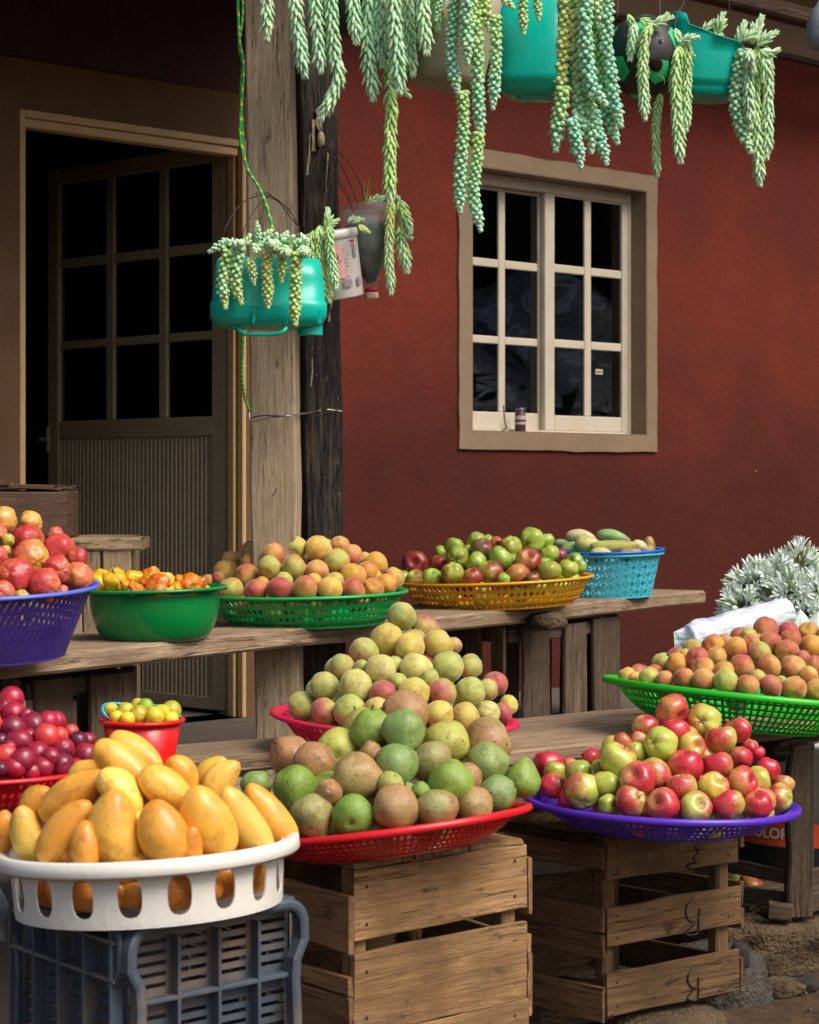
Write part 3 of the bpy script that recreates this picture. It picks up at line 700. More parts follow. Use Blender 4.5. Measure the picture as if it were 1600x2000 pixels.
# ------------------------------------------------------------------ table and old box at the left back
tt = empty('wooden_table', P(150, 1090, 5.7), 'small pale wooden table behind the pomegranates and the green bowl', 'table')
tz = zz(1049, 5.7)
tdir = Vector((1, .12, 0)).normalized(); ta = P(-150, 0, 5.7); tbx = P(284, 0, 5.7); ta.z = tbx.z = tz - .018
tn = Vector((tdir.y, -tdir.x, 0))
board('tabletop', W_TABLE, ta, tbx, .17, .036, (0,0,1), tt, nx=8, rough=.003)
board('tabletop', W_TABLE, ta + Vector((0,.18,0)), tbx + Vector((-.05,.18,0)), .17, .036, (0,0,1), tt, nx=8, rough=.003)
for (x0, x1, dz) in ((60, 112, 0), (116, 164, .0), (167, 199, 0), (203, 258, .002)):
    q = P((x0+x1)/2, 0, 5.65); board('apron_board', W_TABLE, Vector((q.x, q.y-.02+dz, tz-.3)), Vector((q.x, q.y-.02+dz, tz-.037)), (x1-x0)*5.65/F, .016, (0,-1,0), tt)
for (px, dy) in ((-100, 0), (232, .02), (-100, .2), (232, .22)):
    q = P(px, 0, 5.68); board('leg', W_TABLE, Vector((q.x, q.y+dy, FLOOR)), Vector((q.x, q.y+dy, tz-.037)), .06, .05, (0,-1,0), tt)
ob = empty('wooden_box', P(40, 1000, 5.6), 'dark old wooden box with loose lid boards on the pale table', 'box')
bz0 = tz; bz1 = zz(958, 5.55)
def bb(name, x0, x1, y0, y1, Z, T, nrm=(0,-1,0)): 
    a = P(x0, (y0+y1)/2, Z); b = P(x1, (y0+y1)/2, Z); return board(name, W_BOX, a, b, (y1-y0)*Z/F, T, nrm, ob, nx=4, rough=.003)
board('side_board', W_BOX, P(-170, 0, 5.57) * 1, P(128, 0, 5.57), .1, .02, (0,-1,0), ob) if False else None
a = P(-170, 0, 5.57); b = P(129, 0, 5.57); a.z = b.z = (bz0+bz1)/2 + .0
board('side_board', W_BOX, a, b, bz1-bz0, .02, (0,-1,0), ob, nx=5, rough=.003)
a2_ = a + Vector((0, .2, 0)); b2_ = b + Vector((0, .2, 0)); board('side_board', W_BOX, a2_, b2_, bz1-bz0, .02, (0,-1,0), ob, nx=5)
board('end_board', W_BOX, b + Vector((-.012,.011,0)), b + Vector((-.012,.189,0)), bz1-bz0, .02, (1,0,0), ob)
board('end_board', W_BOX, a + Vector((.012,.011,0)), a + Vector((.012,.189,0)), bz1-bz0, .02, (1,0,0), ob)
for (x1, dy, dz, rr) in ((110, .03, .008, .0), (126, .11, .009, 0), (122, .18, .008, 0), (20, .02, .022, 0)):
    q0 = P(-160, 0, 5.57); q1 = P(x1, 0, 5.57); q0.z = q1.z = bz1 + dz; q0.y += dy; q1.y += dy
    board('lid_board', W_BOX, q0, q1, .075, .012, (0,0,1), ob, nx=4, rough=.003)

# ------------------------------------------------------------------ trays and baskets
def cells(prof, N, style, thick=.0022, phase=0.0, slant=0.0, solid_rows=()):
    """surface of revolution through prof [(r,z)...]; every row between two profile points is cut with openings"""
    bm = bmesh.new(); K = 16 if style == 'oval' else 8
    def sp(row, u, t):
        (r0, z0), (r1, z1) = prof[row], prof[row+1]; r = r0+(r1-r0)*t; z = z0+(z1-z0)*t
        a = 2*math.pi*(u + phase + slant*(row+t))/N; return (r*math.cos(a), r*math.sin(a), z)
    def boundary(k):
        a = 2*math.pi*k/K; x, y = math.cos(a), math.sin(a); m = max(abs(x), abs(y)); return .5+.5*x/m, .5+.5*y/m
    for row in range(len(prof)-1):
        for i in range(N):
            stl = style
            if row in solid_rows: stl = 'none'
            if style == 'mixed': stl = 'diamond' if (i + row) % 2 else 'cross'
            if stl == 'none':
                for h in range(2): bm.faces.new([bm.verts.new(sp(row, i+.5*h, 0)), bm.verts.new(sp(row, i+.5*h+.5, 0)), bm.verts.new(sp(row, i+.5*h+.5, 1)), bm.verts.new(sp(row, i+.5*h, 1))])
                continue
            if stl == 'cross':
                cs = [(0,0),(1,0),(1,1),(0,1)]; ce = (.5,.5)
                for q in range(4):
                    T3 = [cs[q], cs[(q+1)%4], ce]; g_ = (sum(p[0] for p in T3)/3, sum(p[1] for p in T3)/3)
                    I3 = [(g_[0]+(p[0]-g_[0])*.62, g_[1]+(p[1]-g_[1])*.62) for p in T3]
                    for m in range(3):
                        n_ = (m+1) % 3; bm.faces.new([bm.verts.new(sp(row, i+p[0], p[1])) for p in (T3[m], T3[n_], I3[n_], I3[m])])
                continue
            outer = [boundary(k) for k in range(K)]
            if stl == 'rect': inner = [(.5+(x-.5)*.62, .5+(y-.5)*.66) for x, y in outer]
            elif stl == 'slot': inner = [(.5+(x-.5)*.5, .5+(y-.5)*.82) for x, y in outer]
            elif stl == 'oval':
                inner = []
                for k in range(K):
                    a = 2*math.pi*k/K; x, y = math.cos(a), math.sin(a); e_ = .55
                    inner.append((.5+.25*math.copysign(abs(x)**.8, x), .46+.33*math.copysign(abs(y)**.75, y)))
            else:
                inner = []
                for k in range(K):
                    a = 2*math.pi*k/K; x, y = math.cos(a), math.sin(a); m = abs(x)+abs(y); inner.append((.5+.40*x/m, .5+.40*y/m))
            vo = [bm.verts.new(sp(row, i+p[0], p[1])) for p in outer]; vi = [bm.verts.new(sp(row, i+p[0], p[1])) for p in inner]
            for k in range(K):
                n_ = (k+1) % K; bm.faces.new([vo[k], vo[n_], vi[n_], vi[k]])
    bmesh.ops.remove_doubles(bm, verts=bm.verts, dist=1e-5)
    bmesh.ops.recalc_face_normals(bm, faces=bm.faces)
    me = bpy.data.meshes.new('lattice'); bm.to_mesh(me); bm.free(); return me
TR = {}
def tray(key, name, label, cat, xl, yl, xr, yr, yf, Z, h, mat, style, N, rows, flare=.72, rim_w=.016, foot=None, rim_mat=None, curve_p=.7, slant=0, solid_rows=(), group=None, thick=.0022, base_holes=True, lip=.007, rim_drop=.0):
    cx = (xl+xr)/2; cy = (yl+yr)/2; Rr = (xr-xl)/2*Z/F; ctr = P(cx, cy, Z)
    zf = CZ - (yf-HY)*(Z-Rr)/F; pitch = math.asin(max(-.25, min(.25, (zf-ctr.z)/Rr))); roll = math.atan2(yl-yr, xr-xl)
    Rm = Matrix.Rotation(-roll, 4, 'Y') @ Matrix.Rotation(-pitch, 4, 'X')
    M = Matrix.Translation(ctr) @ Rm @ Matrix.Translation((0, 0, -h))      # origin: base centre
    o = bpy.data.objects.new(name, None); C.objects.link(o); o.matrix_basis = M; tag(o, label, cat, group)
    Rb = Rr*flare
    prof = []
    for i in range(rows+1):
        t = i/rows; prof.append((Rb + (Rr-rim_w-Rb)*t**curve_p, .004 + (h-.006)*t**(1/curve_p*.9)))
    wall = link('side_wall', cells(prof, N, style, slant=slant, solid_rows=solid_rows), mat, o, M); solid(wall, thick, 0)
    rp = [(Rr-rim_w-.001, h-.004), (Rr-rim_w*.6, h+lip*.3), (Rr-rim_w*.25, h+lip*.5), (Rr, h+lip*.2), (Rr+.001, h-lip*.5-rim_drop), (Rr-.003, h-lip*.9-rim_drop), (Rr-.0045, h-lip*.4), (Rr-rim_w*.7, h-lip*.45), (Rr-rim_w-.001, h-.009), (Rr-rim_w-.001, h-.004)]
    link('rim', lathe(rp, 96), rim_mat or mat, o, M, True)
    bl = link('base', lathe([(.0002, .004), (Rb*.5, .0035), (Rb+.001, .004), (Rb+.001, 0.0), (Rb-.006, 0), (Rb-.008, .002), (.0002, .002)], 64), mat, o, M)
    TR[key] = dict(M=M, R=Rr, h=h, ctr=ctr, rim=rim_w, Rb=Rb)
    return o
PG = plastic('green_plastic', rgb(24, 176, 84), thin=.15); PY = plastic('yellow_plastic', rgb(236, 170, 20), thin=.15)
PB = plastic('light_blue_plastic', rgb(84, 206, 226), thin=.1); PBR = plastic('blue_rim_plastic', rgb(20, 100, 210))
PP = plastic('pink_plastic', rgb(226, 28, 84), thin=.12); PR = plastic('red_plastic', rgb(222, 24, 36), thin=.12)
PV = plastic('violet_plastic', rgb(92, 48, 196), thin=.12); PLG = plastic('bright_green_plastic', rgb(36, 196, 30), thin=.15)
PW = plastic('white_plastic', rgb(226, 222, 212), dirt=rgb(120, 100, 80)); PBL = plastic('indigo_plastic', rgb(66, 48, 132), thin=.1); PBLR = plastic('blue_violet_rim', rgb(84, 112, 222))
PDG = plastic('dark_green_plastic', rgb(10, 132, 62), .22); PRB = plastic('red_bucket_plastic', rgb(222, 28, 30), .25)
TEAL = plastic('teal_plastic', rgb(8, 204, 182), .26, thin=.22); TURQ = plastic('turquoise_plastic', rgb(50, 180, 200))

tray('A', 'fruit_tray', 'green lattice tray of rosy peaches between green bowl and yellow tray', 'tray', 404, 1161, 798, 1153, 1169, 5.55, .087, PG, 'diamond', 84, 4, .74, foot=1)
tray('B', 'fruit_tray', 'yellow lattice tray of small apples on the upper bench', 'tray', 783, 1138, 1160, 1122, 1140, 6.4, .086, PY, 'diamond', 84, 4, .76, foot=1)
tray('Q', 'fruit_basket', 'light blue cut-out basket with a darker blue rim at bench end', 'basket', 1088, 1083, 1297, 1078, 1086, 6.95, .149, PB, 'mixed', 40, 5, .74, rim_w=.014, rim_mat=PB, curve_p=.95, solid_rows=(0,))
tray('C', 'fruit_tray', 'pink tray with a tall pyramid of greenish peaches', 'tray', 528, 1388, 1015, 1412, 1432, 4.27, .066, PP, 'rect', 96, 4, .66, rim_w=.024)
tray('D', 'fruit_tray', 'large red tray of pears on the tan crate', 'tray', 478, 1642, 1041, 1570, 1624, 3.75, .055, PR, 'rect', 110, 6, .58, rim_w=.022, rim_drop=.005)
tray('E', 'fruit_tray', 'purple tray of red and green apples on marked crate', 'tray', 1024, 1556, 1561, 1574, 1604, 4.15, .06, PV, 'rect', 110, 6, .55, rim_w=.022, rim_drop=.005)
tray('F', 'fruit_tray', 'bright green tray of peaches at the right edge', 'tray', 1177, 1322, 1722, 1374, 1362, 4.6, .087, PLG, 'rect', 110, 7, .55, rim_w=.024, rim_drop=.006)
tray('M', 'fruit_basket', 'white basket with oval holes full of yellow mangoes', 'basket', -8, 1664, 584, 1634, 1692, 3.25, .1, PW, 'oval', 18, 1, .87, rim_w=.026, curve_p=.9, thick=.003, lip=.012, rim_drop=.01)
tray('I', 'fruit_tray', 'red lattice tray of dark plums at left edge', 'tray', -285, 1503, 207, 1496, 1532, 3.66, .065, PR, 'diamond', 90, 4, .7)
tray('G', 'fruit_basket', 'deep purple slotted basket with blue rim full of pomegranates', 'basket', -245, 1152, 192, 1144, 1172, 4.37, .152, PBL, 'slot', 84, 4, .68, rim_mat=PBLR, curve_p=.95, slant=1.1, solid_rows=(0,))
# dark rim insert of the blue basket: a second, darker blue basket nested inside
def extra_rim(key, mat, dz, dr, name, parent):
    T_ = TR[key]; Rr = T_['R']+dr; h = T_['h']+dz
    return link(name, lathe([(Rr-.014, h), (Rr, h+.003), (Rr+.002, h-.006), (Rr-.014, h-.006), (Rr-.014, h)], 72), mat, parent, T_['M'], True)
extra_rim('Q', PBR, .011, .001, 'upper_rim', bpy.data.objects['fruit_basket'])
for key, o, mt in (('A', bpy.data.objects['fruit_tray'], PG), ('B', bpy.data.objects['fruit_tray.001'], PY)):
    T_ = TR[key]; rb = T_['Rb']
    link('foot_ring', lathe([(rb-.008, .006), (rb+.004, .006), (rb+.006, -.0005), (rb-.008, -.0005), (rb-.008, .006)], 72), mt, o, T_['M'], True)
# green wash bowl
def bowl(key, label, xl, yl, xr, yr, Z, h, mat, flare=.66):
    cx = (xl+xr)/2; cy = (yl+yr)/2; Rr = (xr-xl)/2*Z/F; ctr = P(cx, cy, Z); M = Matrix.Translation(ctr - Vector((0,0,h))) @ Matrix.Rotation(-R(1.4), 4, 'Y')
    Rb = Rr*flare; pr = [(.0002, 0), (Rb*.9, 0)]
    for i in range(1, 13):
        t = i/12; pr.append((Rb*.9 + (Rr-.018-Rb*.9)*math.sin(t*math.pi/2)**.8, h*.985*(1-math.cos(t*math.pi/2))**.9))
    pr += [(Rr-.004, h), (Rr, h-.002), (Rr-.001, h-.008), (Rr-.003, h-.006)]
    o = bpy.data.objects.new('wash_bowl', None); C.objects.link(o); o.matrix_basis = M; tag(o, label, 'bowl')
    solid(link('bowl_shell', lathe(pr[:-4], 72), mat, o, M, True), .002)
    link('rim', lathe([pr[-5], (Rr-.012, h+.001), (Rr-.004, h+.001), (Rr, h-.002), (Rr-.001, h-.009), (Rr-.003, h-.006), (Rr-.016, h-.003), pr[-5]], 72), mat, o, M, True)
    TR[key] = dict(M=M, R=Rr, h=h, ctr=ctr, rim=.016, Rb=Rb); return o
bowl('H', 'deep green plastic bowl of orange peppers on the upper bench', 163, 1150, 447, 1144, 5.0, .133, PDG)
# red bucket of limes
def bucket(key, cx, cy, rpx, Z, h, taper, mat, label):
    Rr = rpx*Z/F; ctr = P(cx, cy, Z); M = Matrix.Translation(ctr - Vector((0,0,h)))
    o = empty('small_bucket', ctr - Vector((0,0,h)), label, 'bucket')
    solid(link('bucket_shell', lathe([(.0002, 0), (Rr*taper-.004, 0), (Rr*taper, .004), (Rr*.97, h)], 48), mat, o, M, True), .0018)
    link('rim', lathe([(Rr*.96, h), (Rr, h+.002), (Rr+.004, h-.001), (Rr+.003, h-.007), (Rr+.001, h-.005), (Rr*.965, h-.004), (Rr*.96, h)], 48), mat, o, M, True)
    TR[key] = dict(M=M, R=Rr, h=h, ctr=ctr, rim=.004, Rb=Rr*taper); return o
bk = bucket('J', 278, 1404, 80, 3.95, .152, .62, PRB, 'small red bucket of yellow limes with turquoise handle')
hp = [P(216, 1412, 3.93), P(204, 1395, 3.9), P(200, 1383, 3.93), P(207, 1376, 3.99), P(225, 1374, 4.03), P(250, 1376, 4.04), P(290, 1377, 4.05), P(330, 1384, 4.03), P(352, 1400, 3.97)]
link('handle', tube(curve(hp, 32), .0032, 8), TURQ, bk, None, True)
link('handle_lug', lathe([(.0001, -.004), (.009, -.004), (.009, .004), (.0001, .004)], 12), PRB, bk, Matrix.Translation(P(216, 1412, 3.93)) @ Matrix.Rotation(R(90), 4, 'Y'))

# ------------------------------------------------------------------ fruit meshes (unit size, stem axis z)
def sphere_like(fn, nu=30, nv=20):
    v = []; f = []
    v.append(fn(0, 0))
    for j in range(1, nv):
        for i in range(nu): v.append(fn(math.pi*j/nv, 2*math.pi*i/nu))
    v.append(fn(math.pi, 0)); L = len(v)-1
    for i in range(nu): f.append((0, 1+i, 1+(i+1) % nu)); f.append((L, 1+(nv-2)*nu+(i+1) % nu, 1+(nv-2)*nu+i))
    for j in range(nv-2):
        for i in range(nu):
            a = 1+j*nu+i; b = 1+j*nu+(i+1) % nu; f.append((a, a+nu, b+nu, b))
    me = mesh('fruit', v, f); me.shade_smooth(); return me
def lump(seed, amp, sc_=1.5):
    from mathutils import noise
    o = Vector((seed*7.3, seed*3.1, seed*1.7))
    return lambda x, y, z: 1 + amp*noise.noise(Vector((x, y, z))*sc_ + o)
def peach_fn(seed):
    L = lump(seed, .07)
    def fn(t, p):
        st, ct = math.sin(t), math.cos(t); d = abs(((p+math.pi) % (2*math.pi))-math.pi)
        g = 1-.085*math.exp(-(d/.16)**2)*min(1, st*1.5)*(1 if ct > -.8 else .3)
        r = g*L(st*math.cos(p), st*math.sin(p), ct); top = 1-.16*math.exp(-(t/.35)**2); tip = 1+.05*math.exp(-((math.pi-t)/.2)**2)
        return (r*st*math.cos(p), r*st*math.sin(p)*1.02, ct*r*top*tip*.97)
    return fn
def apple_fn(seed, lob=.03, tall=.92):
    L = lump(seed, .09)
    def fn(t, p):
        st, ct = math.sin(t), math.cos(t); r = L(st*math.cos(p), st*math.sin(p), ct)*(1+lob*math.cos(5*p)*math.sin(t/2)**2)
        w_ = 1.0 + .05*ct
        z = ct*tall - .34*math.exp(-(t/.34)**2) + .20*math.exp(-((math.pi-t)/.26)**2)
        return (r*st*math.cos(p)*w_, r*st*math.sin(p)*w_, z*r)
    return fn
def pear_fn(seed, neck=.22):
    L = lump(seed, .09, 1.3)
    def fn(t, p):
        st, ct = math.sin(t), math.cos(t); r = L(st*math.cos(p), st*math.sin(p), ct)
        z = ct + neck*math.exp(-(t/.55)**2) - .12*math.exp(-(t/.12)**2) + .14*math.exp(-((math.pi-t)/.24)**2)
        w_ = 1 - .10*max(0, ct)**2
        return (r*st*math.cos(p)*w_, r*st*math.sin(p)*w_, z*r*.97)
    return fn
def mango_fn(seed, el=1.5, bend=.16):
    L = lump(seed, .08, 1.2)
    def fn(t, p):
        st, ct = math.sin(t), math.cos(t); r = L(st*math.cos(p), st*math.sin(p), ct)
        w_ = 1 + .13*(-ct) ; x = st*math.cos(p)*w_ + bend*(ct*ct) - bend*.4; y = st*math.sin(p)*w_*.86
        return (x*r, y*r, ct*el*r)
    return fn
def plum_fn(seed):
    L = lump(seed, .05)
    def fn(t, p):
        st, ct = math.sin(t), math.cos(t); d = abs(((p+math.pi) % (2*math.pi))-math.pi); g = 1-.04*math.exp(-(d/.15)**2)*st
        r = g*L(st*math.cos(p), st*math.sin(p), ct); return (r*st*math.cos(p), r*st*math.sin(p), ct*r*1.07 - .08*math.exp(-(t/.2)**2))
    return fn
def pom_fn(seed):
    L = lump(seed, .16, 1.6)
    def fn(t, p):
        st, ct = math.sin(t), math.cos(t); r = L(st*math.cos(p), st*math.sin(p), ct)*(1+.03*math.cos(5*p+seed))
        z = ct*.95 - .16*math.exp(-(t/.2)**2) + .05*math.exp(-((math.pi-t)/.3)**2)
        return (r*st*math.cos(p), r*st*math.sin(p), z*r)
    return fn
def pepper_fn(seed):
    L = lump(seed, .16, 1.8)
    def fn(t, p):
        st, ct = math.sin(t), math.cos(t); r = L(st*math.cos(p), st*math.sin(p), ct)*(1+.11*math.cos(3*p+seed)*st)
        z = ct*1.1 - .2*math.exp(-(t/.3)**2); w_ = 1+.14*ct
        return (r*st*math.cos(p)*w_*.92, r*st*math.sin(p)*w_*.92, z*r)
    return fn
def hires(fn): return sphere_like(fn, 32, 24)
FM = {'peach': [hires(peach_fn(i)) for i in range(5)], 'apple': [hires(apple_fn(i+10)) for i in range(5)],
      'sapple': [hires(apple_fn(i+20, .05, .9)) for i in range(4)], 'pear': [hires(pear_fn(i+30, n_)) for i, n_ in enumerate((.06, .26, .14, .34, .08))],
      'mango': [hires(mango_fn(i+40, 1.38, b_)) for i, b_ in enumerate((.22, .08, .3, .15))], 'gmango': [hires(mango_fn(i+50, 1.75, b_)) for i, b_ in enumerate((.1, .2, .25))],
      'plum': [hires(plum_fn(i+60)) for i in range(3)], 'pom': [hires(pom_fn(i+70)) for i in range(4)], 'pepper': [hires(pepper_fn(i+80)) for i in range(4)],
      'lime': [hires(plum_fn(i+90)) for i in range(3)]}
MATS = {'peach': M_PEACH, 'gpeach': M_PEACHG, 'apple': M_APPLE, 'sapple': M_APPLEB, 'pear': M_PEAR, 'mango': M_MANGO, 'gmango': M_GMANGO, 'plum': M_PLUM, 'pom': M_POM, 'pepper': M_CHILI, 'lime': M_LIME}
stem_me = tube(curve([(0,0,.5), (.01,.01,.66), (.04,.03,.84)], 6), .03, 6); stem_me.materials.append(STEMB); stem_me.shade_smooth()
pstem_me = tube(curve([(0,0,.95), (.02,.0,1.08), (.09,.04,1.2)], 6), .04, 6, lambda t: 1.3-.5*t); pstem_me.materials.append(STEMB); pstem_me.shade_smooth()
gstem_me = tube(curve([(0,0,.8), (.03,.0,1.0), (.14,.06,1.2), (.3,.1,1.26)], 8), .075, 7, lambda t: 1.5-.8*t); gstem_me.materials.append(plain('pepper_stem', rgb(110, 140, 50), .5)); gstem_me.shade_smooth()
def calyx_mesh():
    v = []; f = []
    for k in range(5):
        a = 2*math.pi*k/5; c, s = math.cos(a), math.sin(a); b = len(v)
        v += [(-.05*s+.03*c, .05*c+.03*s, -.70), (.05*s+.03*c, -.05*c+.03*s, -.70), (c*.13, s*.13, -.80), (c*.05, s*.05, -.72)]
        f += [(b, b+1, b+2), (b, b+2, b+3)]
    me = mesh('calyx', v, f); me.materials.append(STEMB); return me
calyx_me = calyx_mesh()
def crown_mesh():
    v = []; f = []; n = 6
    for k in range(n):
        a = 2*math.pi*k/n; b = len(v)
        for (r, z, da) in ((.13, -.86, -.45), (.13, -.86, .45), (.19, -1.06, .0), (.10, -.88, 0)):
            v.append((r*math.cos(a+da), r*math.sin(a+da), z))
        f += [(b, b+1, b+2), (b, b+2, b+3), (b+1, b+3, b+2)]
    me = mesh('crown', v, f); me.materials.append(plain('pomegranate_crown', rgb(190, 150, 70), .6)); return me
crown_me = crown_mesh()
for k, ms in FM.items():
    for m in ms: m.materials.append(MATS[k])
GP = [m.copy() for m in FM['peach']]
for m in GP: m.materials.clear(); m.materials.append(M_PEACHG)
FM['gpeach'] = GP

# colour codes: base colour, blush amount, words
PAL = {
 'peach': {'G': (rgb(168, 176, 84), .22, 'greenish'), 'Y': (rgb(212, 176, 78), .3, 'yellow'), 'O': (rgb(216, 152, 52), .4, 'orange'), 'R': (rgb(206, 150, 84), .56, 'rosy'), 'X': (rgb(176, 104, 88), .82, 'dark rosy'), 'A': (rgb(210, 168, 86), .42, 'rose-flushed')},
 'gpeach': {'G': (rgb(158, 172, 88), .12, 'green'), 'Y': (rgb(206, 182, 84), .16, 'yellow'), 'A': (rgb(172, 172, 90), .5, 'green and rosy'), 'R': (rgb(190, 146, 94), .6, 'rosy'), 'X': (rgb(160, 120, 100), .7, 'dull purple'), 'P': (rgb(190, 190, 112), .12, 'pale green')},
 'apple': {'R': (rgb(206, 110, 70), .66, 'red'), 'D': (rgb(150, 30, 50), .98, 'dark red'), 'A': (rgb(190, 194, 84), .46, 'red and green'), 'G': (rgb(168, 190, 70), .2, 'green'), 'Y': (rgb(226, 190, 84), .34, 'yellow and red'), 'P': (rgb(220, 150, 104), .55, 'pink'), 'B': (rgb(172, 134, 70), .5, 'russet'), 'X': (rgb(120, 40, 80), .9, 'purplish')},
 'sapple': {'R': (rgb(190, 130, 70), .56, 'red'), 'A': (rgb(166, 178, 72), .38, 'red and green'), 'G': (rgb(158, 182, 74), .08, 'green'), 'B': (rgb(120, 96, 66), .5, 'brown'), 'X': (rgb(140, 60, 90), .72, 'purplish'), 'Y': (rgb(206, 190, 90), .4, 'yellow')},
 'pear': {'B': (rgb(168, 146, 90), .68, 'brown'), 'G': (rgb(134, 156, 86), .14, 'green'), 'A': (rgb(156, 152, 90), .45, 'green and brown'), 'Y': (rgb(178, 178, 84), .14, 'yellow-green'), 'L': (rgb(132, 162, 62), .1, 'bright green')},
 'mango': {'Y': (rgb(240, 188, 72), .25, 'yellow'), 'O': (rgb(236, 172, 60), .4, 'orange-yellow'), 'P': (rgb(244, 204, 96), .15, 'pale yellow')},
 'gmango': {'G': (rgb(138, 168, 110), .1, 'green'), 'Y': (rgb(202, 200, 116), .15, 'yellow-green'), 'P': (rgb(204, 196, 150), .1, 'pale'), 'B': (rgb(176, 152, 84), .4, 'brownish')},
 'plum': {'R': (rgb(178, 28, 58), .3, 'crimson'), 'D': (rgb(150, 28, 56), .35, 'dark'), 'O': (rgb(206, 66, 60), .15, 'orange-red'), 'X': (rgb(110, 40, 76), .6, 'purple')},
 'pom': {'R': (rgb(206, 88, 68), .58, 'red'), 'P': (rgb(220, 86, 92), .6, 'pink'), 'Y': (rgb(226, 178, 88), .18, 'yellow'), 'G': (rgb(178, 180, 70), .1, 'green'), 'A': (rgb(222, 160, 76), .45, 'yellow and red'), 'O': (rgb(212, 104, 74), .5, 'orange-red')},
 'pepper': {'Y': (rgb(250, 180, 20), .25, 'yellow'), 'O': (rgb(246, 148, 16), .6, 'orange')},
 'lime': {'Y': (rgb(222, 200, 50), .1, 'yellow'), 'G': (rgb(150, 186, 56), .6, 'green'), 'B': (rgb(204, 186, 60), .2, 'mottled')},
}
NOUN = {'peach': 'peach', 'gpeach': 'peach', 'apple': 'apple', 'sapple': 'apple', 'pear': 'pear', 'mango': 'mango', 'gmango': 'mango', 'plum': 'plum', 'pom': 'pomegranate', 'pepper': 'pepper', 'lime': 'lime'}
ORD = ['first', 'second', 'third', 'fourth', 'fifth', 'sixth', 'seventh', 'eighth', 'ninth', 'tenth', 'eleventh', 'twelfth', 'thirteenth', 'fourteenth']

